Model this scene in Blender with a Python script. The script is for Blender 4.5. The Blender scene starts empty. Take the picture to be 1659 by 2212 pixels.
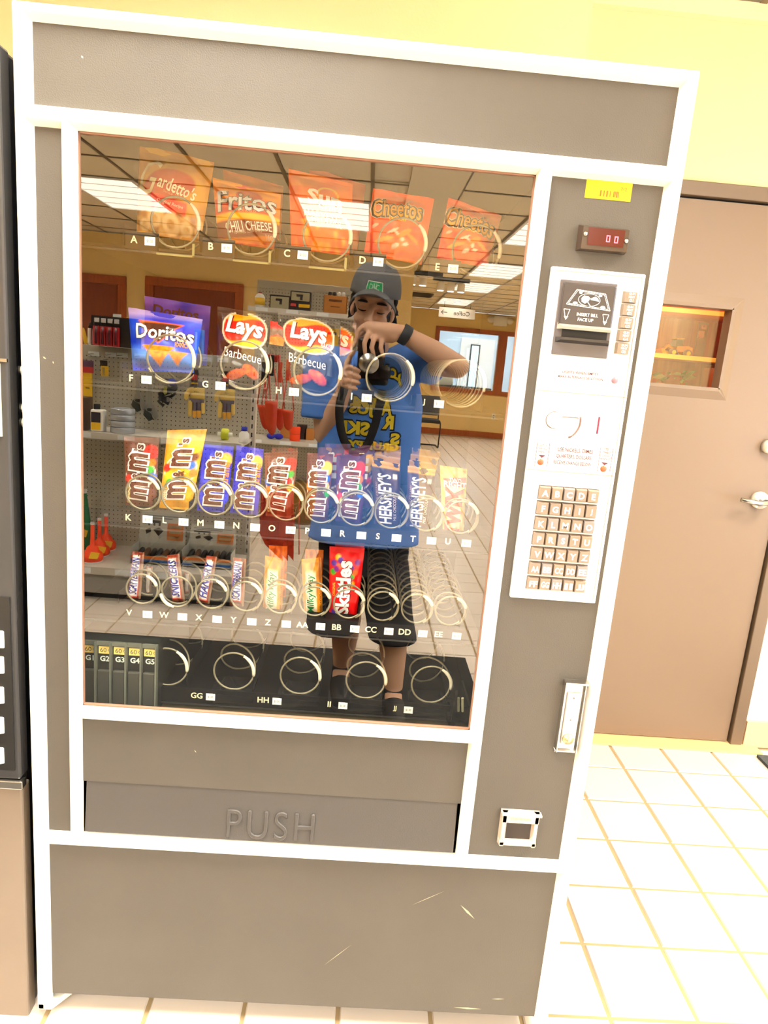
import bpy, bmesh, math, random
from mathutils import Vector, Matrix, Euler, noise
from mathutils.bvhtree import BVHTree
random.seed(7)
S = bpy.context.scene
COL = S.collection
PI = math.pi
# ------------------------------------------------------------------ camera
F_PX, YAW, PITCH, ROLL = 1490.474, 0.0390621, -0.2095725, 0.0847925
CAM = Vector((0.53735, -1.10426, 1.37544))
_f = Vector((math.sin(YAW) * math.cos(PITCH), math.cos(YAW) * math.cos(PITCH), math.sin(PITCH)))
_r0 = Vector((math.cos(YAW), -math.sin(YAW), 0)); _u0 = _r0.cross(_f)
_r = _r0 * math.cos(ROLL) + _u0 * math.sin(ROLL); _u = _u0 * math.cos(ROLL) - _r0 * math.sin(ROLL)
cd = bpy.data.cameras.new('camera'); co = bpy.data.objects.new('camera', cd); COL.objects.link(co)
co.matrix_world = Matrix(((_r.x, _u.x, -_f.x, CAM.x), (_r.y, _u.y, -_f.y, CAM.y), (_r.z, _u.z, -_f.z, CAM.z), (0, 0, 0, 1)))
cd.sensor_fit = 'HORIZONTAL'; cd.sensor_width = 36.0; cd.lens = F_PX / 1659 * 36.0
cd.clip_start = 0.02; cd.clip_end = 200
S.camera = co
GY = 0.018                      # plane of the window glass in the machine's own measures
SC = 1.08                       # the machines are built in a 0.985 m wide measure and then brought to full size
GYR = CAM.y + SC * (GY - CAM.y)  # plane of the window glass in the room
def at(px, py, y):              # a pixel of the photograph at the real depth y
    d = _r * ((px - 829.5) / F_PX) - _u * ((py - 1106) / F_PX) + _f
    return CAM + d * ((y - CAM.y) / d.y)
def ra(px, py, yv):             # the same for something seen mirrored in the glass, yv metres behind it
    p = at(px, py, yv); return Vector((p.x, 2 * GYR - yv, p.z))
# ------------------------------------------------------------------ light and exposure
S.view_settings.view_transform = 'Standard'; S.view_settings.look = 'None'
S.view_settings.gamma = 1.0; S.view_settings.use_curve_mapping = False
S.view_settings.exposure = 1.25
LAMP_W, DIFF_E, SKY_E, NICHE_W = 36.0, 2.3, 3.6, 3.0
S.cycles.use_denoising = True
S.cycles.max_bounces = 10; S.cycles.transparent_max_bounces = 16
S.cycles.glossy_bounces = 5; S.cycles.diffuse_bounces = 5
S.cycles.sample_clamp_indirect = 6.0
S.cycles.caustics_reflective = False; S.cycles.caustics_refractive = False
wd = bpy.data.worlds.new('World'); S.world = wd; wd.use_nodes = True
bg = wd.node_tree.nodes['Background']; bg.inputs[0].default_value = (0.80, 0.90, 1.0, 1); bg.inputs[1].default_value = SKY_E
def area_lamp(name, loc, sx, sy, watts, color, rot=(0, 0, 0), spread=PI, portal=False):
    l = bpy.data.lights.new(name, 'AREA'); l.shape = 'RECTANGLE'; l.size = sx; l.size_y = sy
    l.energy = watts; l.color = color; l.spread = spread
    if portal: l.cycles.is_portal = True
    o = bpy.data.objects.new(name, l); o.location = loc; o.rotation_euler = rot; COL.objects.link(o); return o
# ------------------------------------------------------------------ helpers
def lin(c):
    r = []
    for v in c[:3]:
        v = v / 255.0
        r.append(v / 12.92 if v <= 0.04045 else ((v + 0.055) / 1.055) ** 2.4)
    return (r[0], r[1], r[2], 1.0)
_mc = {}
def mat(name, c, rough=0.5, metal=0.0, var=0.08, scale=12.0, bump=0.0, bscale=200.0, spec=0.5, emit=0, lcol=None, coat=0.0):
    if name in _mc: return _mc[name]
    m = bpy.data.materials.new(name); m.use_nodes = True; nt = m.node_tree; n = nt.nodes; b = n['Principled BSDF']
    col = lcol if lcol else lin(c)
    b.inputs['Roughness'].default_value = rough; b.inputs['Metallic'].default_value = metal
    b.inputs['Specular IOR Level'].default_value = spec; b.inputs['Coat Weight'].default_value = coat
    tc = n.new('ShaderNodeTexCoord')
    if var > 0:
        t = n.new('ShaderNodeTexNoise'); t.inputs['Scale'].default_value = scale; t.inputs['Detail'].default_value = 4
        mx = n.new('ShaderNodeMix'); mx.data_type = 'RGBA'
        mx.inputs[6].default_value = tuple(min(1, x * (1 - var)) for x in col[:3]) + (1,)
        mx.inputs[7].default_value = tuple(min(1, x * (1 + var)) for x in col[:3]) + (1,)
        nt.links.new(tc.outputs['Object'], t.inputs['Vector']); nt.links.new(t.outputs['Fac'], mx.inputs[0])
        nt.links.new(mx.outputs[2], b.inputs['Base Color'])
    else: b.inputs['Base Color'].default_value = col
    if bump > 0:
        t2 = n.new('ShaderNodeTexNoise'); t2.inputs['Scale'].default_value = bscale; t2.inputs['Detail'].default_value = 2
        bp = n.new('ShaderNodeBump'); bp.inputs['Strength'].default_value = bump; bp.inputs['Distance'].default_value = 0.002
        nt.links.new(tc.outputs['Object'], t2.inputs['Vector']); nt.links.new(t2.outputs['Fac'], bp.inputs['Height'])
        nt.links.new(bp.outputs['Normal'], b.inputs['Normal'])
    if emit > 0:
        b.inputs['Emission Color'].default_value = col; b.inputs['Emission Strength'].default_value = emit
    _mc[name] = m; return m
def wood_mat(name, c1, c2, rough=0.4, sc=(9, 9, 0.7)):
    m = bpy.data.materials.new(name); m.use_nodes = True; nt = m.node_tree; n = nt.nodes; b = n['Principled BSDF']
    tc = n.new('ShaderNodeTexCoord'); mp = n.new('ShaderNodeMapping'); mp.inputs['Scale'].default_value = sc
    t = n.new('ShaderNodeTexNoise'); t.inputs['Scale'].default_value = 6; t.inputs['Detail'].default_value = 6; t.inputs['Distortion'].default_value = 0.6
    cr = n.new('ShaderNodeValToRGB'); cr.color_ramp.elements[0].color = lin(c1); cr.color_ramp.elements[1].color = lin(c2)
    cr.color_ramp.elements[0].position = 0.3; cr.color_ramp.elements[1].position = 0.7
    nt.links.new(tc.outputs['Object'], mp.inputs[0]); nt.links.new(mp.outputs[0], t.inputs['Vector'])
    nt.links.new(t.outputs['Fac'], cr.inputs[0]); nt.links.new(cr.outputs[0], b.inputs['Base Color'])
    b.inputs['Roughness'].default_value = rough; return m
def print_mat(name, rough=0.35, bump=0.35, bscale=45.0, coat=0.0, spec=0.5):     # flat print: the wrapper's own colours
    m = bpy.data.materials.new(name); m.use_nodes = True; nt = m.node_tree; n = nt.nodes; b = n['Principled BSDF']
    a = n.new('ShaderNodeAttribute'); a.attribute_name = 'Col'; nt.links.new(a.outputs['Color'], b.inputs['Base Color'])
    b.inputs['Roughness'].default_value = rough; b.inputs['Coat Weight'].default_value = coat; b.inputs['Specular IOR Level'].default_value = spec
    tc = n.new('ShaderNodeTexCoord'); t2 = n.new('ShaderNodeTexNoise'); t2.inputs['Scale'].default_value = bscale
    bp = n.new('ShaderNodeBump'); bp.inputs['Strength'].default_value = bump; bp.inputs['Distance'].default_value = 0.004
    nt.links.new(tc.outputs['Object'], t2.inputs['Vector']); nt.links.new(t2.outputs['Fac'], bp.inputs['Height']); nt.links.new(bp.outputs['Normal'], b.inputs['Normal'])
    return m
def glass_mat(name, refl, tint=(1, 1, 1), rough=0.0):
    m = bpy.data.materials.new(name); m.use_nodes = True; nt = m.node_tree; n = nt.nodes; n.clear()
    o = n.new('ShaderNodeOutputMaterial'); tr = n.new('ShaderNodeBsdfTransparent'); tr.inputs[0].default_value = (*tint, 1)
    if refl <= 0:
        nt.links.new(tr.outputs[0], o.inputs[0]); return m
    g = n.new('ShaderNodeBsdfGlossy'); g.inputs['Roughness'].default_value = rough; g.inputs[0].default_value = (1, 0.985, 0.96, 1)
    lw = n.new('ShaderNodeLayerWeight'); lw.inputs[0].default_value = 0.5
    pw = n.new('ShaderNodeMath'); pw.operation = 'POWER'; pw.inputs[1].default_value = 5.0
    ma = n.new('ShaderNodeMath'); ma.operation = 'MULTIPLY_ADD'; ma.inputs[1].default_value = 1 - refl; ma.inputs[2].default_value = refl
    nt.links.new(lw.outputs['Facing'], pw.inputs[0]); nt.links.new(pw.outputs[0], ma.inputs[0])
    mx = n.new('ShaderNodeMixShader'); nt.links.new(ma.outputs[0], mx.inputs[0]); nt.links.new(tr.outputs[0], mx.inputs[1]); nt.links.new(g.outputs[0], mx.inputs[2])
    nt.links.new(mx.outputs[0], o.inputs[0]); return m
def tag(o, label=None, cat=None, group=None, kind=None):
    if label: o['label'] = label
    if cat: o['category'] = cat
    if group: o['group'] = group
    if kind: o['kind'] = kind
    return o
def empty(name, loc, label=None, cat=None, group=None):
    o = bpy.data.objects.new(name, None); o.location = loc; o.empty_display_size = 0.05; COL.objects.link(o)
    return tag(o, label, cat, group)
_tc = {}
def text_geo(s, bold=0.0, shear=0.0, spacing=1.0, res=3, fine=0.0):
    k = (s, bold, shear, spacing, res, fine)
    if k in _tc: return _tc[k]
    cu = bpy.data.curves.new('t', 'FONT'); cu.body = s; cu.size = 1.0; cu.offset = bold; cu.shear = shear; cu.space_character = spacing; cu.resolution_u = res
    ob = bpy.data.objects.new('t', cu); COL.objects.link(ob)
    dg = bpy.context.evaluated_depsgraph_get(); me = bpy.data.meshes.new_from_object(ob.evaluated_get(dg))
    if fine > 0:                                                # short edges, so that print follows a curved wrapper
        bm = bmesh.new(); bm.from_mesh(me); bmesh.ops.triangulate(bm, faces=bm.faces)
        for _ in range(4):
            le = [e for e in bm.edges if e.calc_length() > fine]
            if not le: break
            bmesh.ops.subdivide_edges(bm, edges=le, cuts=1); bmesh.ops.triangulate(bm, faces=bm.faces)
        bm.to_mesh(me); bm.free()
    vs = [(v.co.x, v.co.y) for v in me.vertices]; fs = [tuple(p.vertices) for p in me.polygons]
    bpy.data.objects.remove(ob); bpy.data.curves.remove(cu); bpy.data.meshes.remove(me)
    _tc[k] = (vs, fs); return _tc[k]
class MB:
    def __init__(s): s.v = []; s.f = []; s.m = []; s.c = []
    def add(s, vs, fs, m=0, col=None):
        b = len(s.v); s.v += [tuple(x) for x in vs]; s.f += [tuple(b + i for i in f) for f in fs]; s.m += [m] * len(fs)
        if col is not None: s.c += (col if isinstance(col, list) else [col] * len(vs))
        return b
    def box(s, x0, x1, y0, y1, z0, z1, m=0, col=None):
        s.add([(x0, y0, z0), (x1, y0, z0), (x1, y1, z0), (x0, y1, z0), (x0, y0, z1), (x1, y0, z1), (x1, y1, z1), (x0, y1, z1)],
              [(0, 3, 2, 1), (4, 5, 6, 7), (0, 1, 5, 4), (1, 2, 6, 5), (2, 3, 7, 6), (3, 0, 4, 7)], m, col); return s
    def frustum(s, x0, x1, z0, z1, yb, yf, l, r, b, t, m=0):     # a bar on a front plane with slanted sides
        s.add([(x0 + l, yf, z0 + b), (x1 - r, yf, z0 + b), (x1, yb, z0), (x0, yb, z0), (x0 + l, yf, z1 - t), (x1 - r, yf, z1 - t), (x1, yb, z1), (x0, yb, z1)],
              [(0, 3, 2, 1), (4, 5, 6, 7), (0, 1, 5, 4), (1, 2, 6, 5), (2, 3, 7, 6), (3, 0, 4, 7)], m); return s
    def obox(s, c, ax, ay, az, m=0, col=None):                   # oriented box from centre and half axes
        c, ax, ay, az = map(Vector, (c, ax, ay, az)); vs = []
        for k in (-1, 1):
            for i, j in ((-1, -1), (1, -1), (1, 1), (-1, 1)): vs.append(c + ax * i + ay * j + az * k)
        s.add(vs, [(0, 3, 2, 1), (4, 5, 6, 7), (0, 1, 5, 4), (1, 2, 6, 5), (2, 3, 7, 6), (3, 0, 4, 7)], m, col); return s
    def quad(s, a, b, c, d, m=0, col=None): s.add([a, b, c, d], [(0, 1, 2, 3)], m, col); return s
    def tube(s, pts, r, n=8, m=0, closed=False, col=None, caps=True):
        pts = [Vector(p) for p in pts]; N = len(pts); rs = r if isinstance(r, (list, tuple)) else [r] * N
        vs = []; prev = None
        for i, p in enumerate(pts):
            a = pts[(i - 1) % N] if (closed or i > 0) else p; b = pts[(i + 1) % N] if (closed or i < N - 1) else p
            t = (b - a); t = t.normalized() if t.length > 1e-9 else Vector((0, 0, 1))
            if prev is None: ref = Vector((0, 0, 1)) if abs(t.z) < 0.9 else Vector((1, 0, 0)); x = ref.cross(t).normalized()
            else:
                x = prev - t * prev.dot(t); x = x.normalized() if x.length > 1e-6 else Vector((1, 0, 0)).cross(t).normalized()
            prev = x; y = t.cross(x)
            for k in range(n): vs.append(p + (x * math.cos(2 * PI * k / n) + y * math.sin(2 * PI * k / n)) * rs[i])
        fs = []
        for i in range(N if closed else N - 1):
            j = (i + 1) % N
            for k in range(n): fs.append((i * n + k, i * n + (k + 1) % n, j * n + (k + 1) % n, j * n + k))
        if caps and not closed: fs.append(tuple(range(n))[::-1]); fs.append(tuple((N - 1) * n + k for k in range(n)))
        s.add(vs, fs, m, col); return s
    def limb(s, pts, rs, n=14, m=0):                             # round-ended tapered tube
        pts = [Vector(p) for p in pts]; P = []; R = []
        d0 = (pts[0] - pts[1]).normalized(); d1 = (pts[-1] - pts[-2]).normalized()
        for k in range(4): a = PI / 2 * k / 4; P.append(pts[0] + d0 * rs[0] * math.cos(a)); R.append(max(rs[0] * math.sin(a), rs[0] * 0.05))
        for p, r in zip(pts, rs): P.append(p); R.append(r)
        for k in range(3, -1, -1): a = PI / 2 * k / 4; P.append(pts[-1] + d1 * rs[-1] * math.cos(a)); R.append(max(rs[-1] * math.sin(a), rs[-1] * 0.05))
        return s.tube(P, R, n, m)
    def lathe(s, prof, c=(0, 0, 0), n=20, m=0, col=None, axis='z', sx=1.0, sy=1.0):
        vs = []; c = Vector(c)
        for r, z in prof:
            for k in range(n):
                a = 2 * PI * k / n; p = (r * math.cos(a) * sx, r * math.sin(a) * sy, z)
                if axis == 'y': p = (p[0], -p[2], p[1])
                if axis == 'x': p = (p[2], p[0], p[1])
                vs.append(c + Vector(p))
        fs = []; L = len(prof)
        for i in range(L - 1):
            for k in range(n): fs.append((i * n + k, i * n + (k + 1) % n, (i + 1) * n + (k + 1) % n, (i + 1) * n + k))
        fs.append(tuple(range(n))[::-1]); fs.append(tuple((L - 1) * n + k for k in range(n)))
        s.add(vs, fs, m, col); return s
    def ell(s, c, rx, ry, rz, n=16, m=0, T=None):
        vs = []; fs = []; L = n // 2
        for i in range(L + 1):
            a = PI * i / L; rr = max(math.sin(a), 0.02)
            for k in range(n):
                b = 2 * PI * k / n; p = Vector((c[0] + rx * rr * math.cos(b), c[1] + ry * rr * math.sin(b), c[2] - rz * math.cos(a)))
                vs.append(T @ p if T else p)
        for i in range(L):
            for k in range(n): fs.append((i * n + k, i * n + (k + 1) % n, (i + 1) * n + (k + 1) % n, (i + 1) * n + k))
        fs.append(tuple(range(n))[::-1]); fs.append(tuple(L * n + k for k in range(n)))
        s.add(vs, fs, m); return s
    def loft(s, rings, n=28, m=0, cap=True, pw=1.0):             # horizontal ellipses (cx, cy, z, rx, ry)
        vs = []; fs = []
        for cx, cy, z, rx, ry in rings:
            for k in range(n):
                a = 2 * PI * k / n; ca, sa = math.cos(a), math.sin(a)
                vs.append((cx + rx * math.copysign(abs(ca) ** pw, ca), cy + ry * math.copysign(abs(sa) ** pw, sa), z))
        for i in range(len(rings) - 1):
            for k in range(n): fs.append((i * n + k, i * n + (k + 1) % n, (i + 1) * n + (k + 1) % n, (i + 1) * n + k))
        if cap: fs.append(tuple(range(n))[::-1]); fs.append(tuple((len(rings) - 1) * n + k for k in range(n)))
        s.add(vs, fs, m); return s
    def poly(s, pts, t, m=0, col=None):                          # extruded polygon: pts 3-D outline, t thickness vector
        pts = [Vector(p) for p in pts]; t = Vector(t); n = len(pts)
        s.add(pts + [p + t for p in pts], [tuple(range(n)), tuple(range(2 * n - 1, n - 1, -1))] + [(i, i + n, (i + 1) % n + n, (i + 1) % n) for i in range(n)], m, col); return s
    def text(s, st, place, h=None, w=None, m=0, col=None, bold=0.0, shear=0.0, spacing=1.0, res=3, rot=0.0, fine=0.0):
        vs, fs = text_geo(st, bold, shear, spacing, res, fine)
        if not vs: return s
        x0 = min(v[0] for v in vs); x1 = max(v[0] for v in vs); y0 = min(v[1] for v in vs); y1 = max(v[1] for v in vs)
        kx = w / (x1 - x0) if w else None; ky = h / (y1 - y0) if h else None
        kx = kx or ky; ky = ky or kx; cr, sr = math.cos(rot), math.sin(rot)
        out = []
        for x, y in vs:
            a = (x - (x0 + x1) / 2) * kx; b = (y - (y0 + y1) / 2) * ky
            out.append(place(a * cr - b * sr, a * sr + b * cr))
        s.add(out, fs, m, col); return s
    def build(s, name, mats, parent=None, smooth=False, bevel=0.0, label=None, kind=None, seg=2):
        me = bpy.data.meshes.new(name); me.from_pydata(s.v, [], s.f)
        for mm in (mats if isinstance(mats, (list, tuple)) else [mats]): me.materials.append(mm)
        me.polygons.foreach_set('material_index', s.m)
        if s.c:
            ca = me.color_attributes.new('Col', 'FLOAT_COLOR', 'POINT'); fl = []
            for c in s.c: fl += [c[0], c[1], c[2], 1.0]
            ca.data.foreach_set('color', fl)
        if smooth: me.polygons.foreach_set('use_smooth', [True] * len(s.f))
        me.update(); o = bpy.data.objects.new(name, me); COL.objects.link(o)
        if parent:
            o.parent = parent
            q = parent
            while q: o.location = o.location - q.location; q = q.parent
        if bevel > 0:
            b = o.modifiers.new('b', 'BEVEL'); b.width = bevel; b.segments = seg; b.limit_method = 'ANGLE'; b.angle_limit = 0.7
        if label: o['label'] = label
        if kind: o['kind'] = kind
        return o
def copy_part(src, parent, loc=None, name=None):
    c = src.copy(); COL.objects.link(c); c.parent = parent
    if loc is not None: c.location = loc
    return c
def front(cx, y, cz): return lambda a, b: (cx + a, y, cz + b)           # writing that faces the photographer
def back(cx, y, cz): return lambda a, b: (cx - a, y, cz + b)            # writing that faces the machine
def solid(mb, vox, smooth_it=4, fac=0.5):                                # one continuous skin over overlapping lumps
    o = mb.build('skin_source', mat('plain', (128, 128, 128)))
    r = o.modifiers.new('r', 'REMESH'); r.mode = 'VOXEL'; r.voxel_size = vox
    if smooth_it:
        sm = o.modifiers.new('s', 'SMOOTH'); sm.factor = fac; sm.iterations = smooth_it
    dg = bpy.context.evaluated_depsgraph_get(); me = bpy.data.meshes.new_from_object(o.evaluated_get(dg))
    bpy.data.objects.remove(o); return me
def mesh_obj(name, me, m, parent=None, smooth=True, label=None):
    me.materials.clear(); me.materials.append(m)
    me.polygons.foreach_set('material_index', [0] * len(me.polygons))
    if smooth: me.polygons.foreach_set('use_smooth', [True] * len(me.polygons))
    o = bpy.data.objects.new(name, me); COL.objects.link(o)
    if parent:
        o.parent = parent; q = parent
        while q: o.location = o.location - q.location; q = q.parent
    if label: o['label'] = label
    return o
# ------------------------------------------------------------------ materials of the room
M_WALL = mat('wall_paint', (0, 0, 0), 0.75, var=0.03, scale=3, bump=0.15, bscale=120, lcol=(0.82, 0.69, 0.40, 1))
M_WALLT = mat('wall_paint_tan', (0, 0, 0), 0.75, var=0.03, scale=3, bump=0.15, bscale=120, lcol=(0.78, 0.57, 0.24, 1))
M_WALL2 = mat('wall_paint_white', (240, 232, 215), 0.7, var=0.03)
M_GROUT = mat('grout', (0, 0, 0), 0.85, var=0.15, scale=25, lcol=(0.30, 0.215, 0.11, 1))
M_TILE = mat('glazed_tile', (0, 0, 0), 0.28, var=0.07, scale=4, lcol=(0.57, 0.50, 0.43, 1))
M_CEIL = mat('ceiling_board', (0, 0, 0), 0.9, var=0.06, scale=30, bump=0.3, bscale=160, lcol=(0.80, 0.70, 0.50, 1))
M_TEE = mat('ceiling_tee', (120, 105, 80), 0.5, var=0.03)
M_DRY = mat('soffit_paint', (0, 0, 0), 0.8, var=0.03, lcol=(0.78, 0.69, 0.50, 1))
M_OAK = wood_mat('oak_trim', (140, 62, 20), (178, 92, 36))
M_OAKD = wood_mat('oak_door', (112, 48, 18), (140, 66, 28))
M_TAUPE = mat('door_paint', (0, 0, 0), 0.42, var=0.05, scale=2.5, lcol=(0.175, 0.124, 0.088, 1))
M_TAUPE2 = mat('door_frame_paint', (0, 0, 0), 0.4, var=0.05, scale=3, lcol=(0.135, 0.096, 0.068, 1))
M_BLACK = mat('black_plastic', (14, 14, 16), 0.4, var=0.1)
M_STEEL = mat('brushed_steel', (190, 188, 184), 0.25, 1.0, var=0.05)
M_WHITE = mat('white_enamel', (236, 232, 224), 0.35, var=0.02)
M_GREY = mat('grey_plastic', (120, 120, 118), 0.5)
M_PANE = glass_mat('clear_pane', 0.06)
M_DIFF = mat('lamp_diffuser', (255, 250, 238), 0.5, var=0.0, emit=DIFF_E)
CZ = 2.60
WB = 1.05; XC = at(1274, 60, WB).x        # wall behind the machines and its outer corner
YA, XA, YB = 2 * GYR - 7.45, 0.99, 2 * GYR - 13.9        # wall with doors, its corner, wall with office windows
XL, XR = -4.4, 4.3
# ------------------------------------------------------------------ floor of eight inch tiles
TP = 0.2022; TX, TY = 1.184, 0.151
fl = MB().box(XL, XR, YB, 1.45, -0.12, -0.004).build('floor', M_GROUT); tag(fl, 'floor of square pale glazed tiles with brown grout', kind='structure')
def tile_geo(mb, x, y, w, h, c=0.004, z=0.0):
    v = [(x, y, z - .006), (x + w, y, z - .006), (x + w, y + h, z - .006), (x, y + h, z - .006), (x + c, y + c, z), (x + w - c, y + c, z), (x + w - c, y + h - c, z), (x + c, y + h - c, z)]
    mb.add(v, [(4, 5, 6, 7), (0, 1, 5, 4), (1, 2, 6, 5), (2, 3, 7, 6), (3, 0, 4, 7)])
cells = []
for i in range(int((XL - TX) / TP), int((XR - TX) / TP)):
    for j in range(int((YB - TY) / TP) + 1, int((1.38 - TY) / TP)):
        cx, cy = TX + (i + .5) * TP, TY + (j + .5) * TP
        if cy > WB and cx < XC: continue
        if cy < YA and cx < XA: continue
        vis = (cy > -0.35 and 0.95 < cx < 2.6) or (cy > -0.4 and -0.4 < cx <= 0.95 and cy < 0.9)
        if vis: d = cy - CAM.y + abs(cx - .6) * .3
        else:
            d = (2 * GYR - cy) - CAM.y + abs(cx - .5) * .6
            if cy > -1.3: d += 50
            if cx < -1.5 or cx > 3.5: d += 30
        cells.append((d, i, j))
cells.sort()
proto = None; rest = MB()
for n, (d, i, j) in enumerate(cells):
    x, y = TX + i * TP + .0032, TY + j * TP + .0032
    dz = random.uniform(-.0006, .0006)
    if n < 296:
        if proto is None:
            mb = MB(); tile_geo(mb, 0, 0, TP - .0064, TP - .0064); proto = mb.build('tile', M_TILE, fl); proto.location = (x, y, dz)
        else: copy_part(proto, fl, (x, y, dz))
    else: tile_geo(rest, x, y, TP - .0064, TP - .0064, z=dz)
rest.build('tile_field', M_TILE, fl, kind='stuff')
# ------------------------------------------------------------------ walls
def wall(name, boxes, m, label):
    mb = MB()
    for b in boxes: mb.box(*b)
    o = mb.build(name, m); return tag(o, label, kind='structure')
wall('wall_back', [(XL, XC, WB, WB + .12, 0, CZ)], M_WALL, 'warm yellow painted wall behind the vending machines')
wall('wall_recess', [(XC - .001, 1.13, 1.392, 1.5, 0, CZ), (1.13, 2.143, 1.392, 1.5, 2.066, CZ), (2.143, XR, 1.392, 1.5, 1.9, CZ), (XC - .1, XC + .0001, WB + .12, 1.5, 0, CZ)], M_WALL, 'yellow painted wall above the brown door')
wall('wall_entry', [(2.143, XR, 1.392, 1.5, 0, 1.9)], M_WALL2, 'white painted wall beside the brown door frame')
wall('wall_front', [(XL, XA, YA - .12, YA, 0, CZ)], M_WALLT, 'tan wall with wooden doors behind the shop shelves')
wall('wall_corner', [(XA - .12, XA, YB, YA - .12, 0, CZ)], M_WALLT, 'tan side wall leading to the far windows')
wall('wall_left', [(XL - .12, XL, YA - .12, WB + .12, 0, CZ)], M_WALLT, 'tan wall at the far end of the shop')
W1 = (1.98, 3.24, 1.02, 2.18); W2 = (3.42, 4.20, 1.02, 2.18)
wall('wall_far', [(XA - .12, XR, YB - .12, YB, 0, 1.02), (XA - .12, XR, YB - .12, YB, 2.18, CZ), (XA - .12, W1[0], YB - .12, YB, 1.02, 2.18), (W1[1], W2[0], YB - .12, YB, 1.02, 2.18), (W2[1], XR, YB - .12, YB, 1.02, 2.18)], M_WALLT, 'tan far wall with wood trimmed office windows')
wall('wall_right', [(XR, XR + .12, YB, -3.4, 0, CZ), (XR, XR + .12, -3.4, -0.4, 0, .35), (XR, XR + .12, -3.4, -0.4, 2.35, CZ), (XR, XR + .12, -0.4, 1.5, 0, CZ)], M_WALL, 'yellow wall holding the storefront window')
sw = MB()
for k in range(3): y = -3.4 + k * 1.5; sw.box(XR + .02, XR + .1, max(y - .03, -3.4), min(y + .03, -0.4), .35, 2.35)
sw.box(XR + .02, XR + .1, -3.4, -.4, .35, .41); sw.box(XR + .02, XR + .1, -3.4, -.4, 2.29, 2.35)
sw = tag(sw.build('window_1', M_STEEL), 'metal framed storefront window letting in daylight', kind='structure')
for k in range(2): MB().box(XR + .055, XR + .065, -3.37 + k * 1.5, -1.93 + k * 1.5, .41, 2.29).build('pane', glass_mat('storefront_pane', 0.0), sw)
area_lamp('daylight_portal', (XR - .02, -1.9, 1.35), 2.0, 3.0, 1, (1, 1, 1), (0, PI / 2, 0), portal=True)
# baseboards and ceiling edge
for nm, b, m in (('baseboard_far', (XA, XR, YB, YB + .02, 0, .13), M_OAK), ('baseboard_front', (XL, XA, YA, YA + .02, 0, .11), M_OAK), ('baseboard_entry', (2.15, XR, 1.375, 1.392, 0, .11), mat('base_vinyl', (214, 178, 140), .5)),
                 ('trim_1', (XC + .01, XR, 1.36, 1.391, CZ - .05, CZ - .001), M_DRY)):
    tag(MB().box(*b).build(nm, m), {'baseboard_far': 'oak baseboard along the far wall', 'baseboard_front': 'oak baseboard under the wooden doors', 'baseboard_entry': 'tan vinyl baseboard beside the brown door', 'trim_1': 'ceiling edge angle above the brown door'}[nm], kind='structure')
# ------------------------------------------------------------------ ceiling of lay-in boards
ce = MB().box(XL - .1, XR + .1, YB - .1, 1.5, CZ + .016, CZ + .12).build('ceiling', M_DRY); tag(ce, 'suspended ceiling of tan lay-in boards in a metal grid', kind='structure')
MB().box(.72, 1.09, YA, WB, CZ - .004, CZ + .016).build('soffit_strip', M_DRY, ce)
gx = [-1.98 + .612 * k for k in range(-4, 5)] + [1.09 + .612 * k for k in range(0, 6)]
gx = [x for x in gx if XL < x < XR and not (.6 < x < 1.0)]
gy = [2 * GYR - (4.04 + .605 * k) for k in range(-9, 17)]
lights = []
for c, (xa, rows) in enumerate(((-3.816, (-3, 1, )), (-1.98, (-7, -3, 1)), (-.144, (-7, -3, 1)), (1.702, (-7, -3, 1, 5, 8, 12)), (3.538, (-7, -3, 1, 5, 8, 12)))):
    for r in rows:
        y1 = 2 * GYR - (4.04 + .605 * r); lights.append((xa, y1 - 1.21, y1))
def in_light(x, y):
    return any(a - .05 < x < a + .66 and b < y < e for a, b, e in lights)
grid = MB(); t0 = None; n_t = 0; rest = MB()
xs_l = [x for x in gx if x < .7]; xs_r = [x for x in gx if x > 1.0]
for x in gx: grid.box(x - .012, x + .012, YA if x < .7 else YB, 1.39 if x > 1.05 else WB, CZ - .003, CZ + .001)
for y in gy:
    if y > YA: grid.box(XL, .72, y - .012, y + .012, CZ - .0028, CZ + .001)
    grid.box(1.09, XR, y - .012, y + .012, CZ - .0028, CZ + .001)
for xs in (xs_l, xs_r):
    for x in xs:
        for y in gy:
            cx, cy = x + .306, y - .3025
            if (cx < .72 and cy < YA + .1) or cx > XR - .2 or cy < YB or cy > 1.3 or in_light(cx, cy): continue
            if .72 < cx < 1.09: continue
            yv = 2 * GYR - cy
            if 3.3 < yv and abs(cx - .3) < .5 + yv * .42 and n_t < 250:
                n_t += 1
                if t0 is None: t0 = MB().box(-.29, .29, -.288, .288, .002, .016).build('ceiling_board', M_CEIL, ce); t0.location = (cx, cy, CZ)
                else: copy_part(t0, ce, (cx, cy, CZ))
            else: rest.box(cx - .29, cx + .29, cy - .288, cy + .288, CZ + .002, CZ + .016)
rest.build('board_field', M_CEIL, ce, kind='stuff')
grid.build('ceiling_grid', M_TEE, ce)
LB = {}
proto_l = None
lab = ['in the row above the snack machine', 'above the shop shelves', 'nearest the doors']
cols = {-3.816: 'end column of the shop ceiling', -1.98: 'column over the pegboard shelves', -.144: 'column above the photographer', 1.702: 'column leading to the far windows', 3.538: 'column along the storefront window'}
rown = {}
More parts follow.
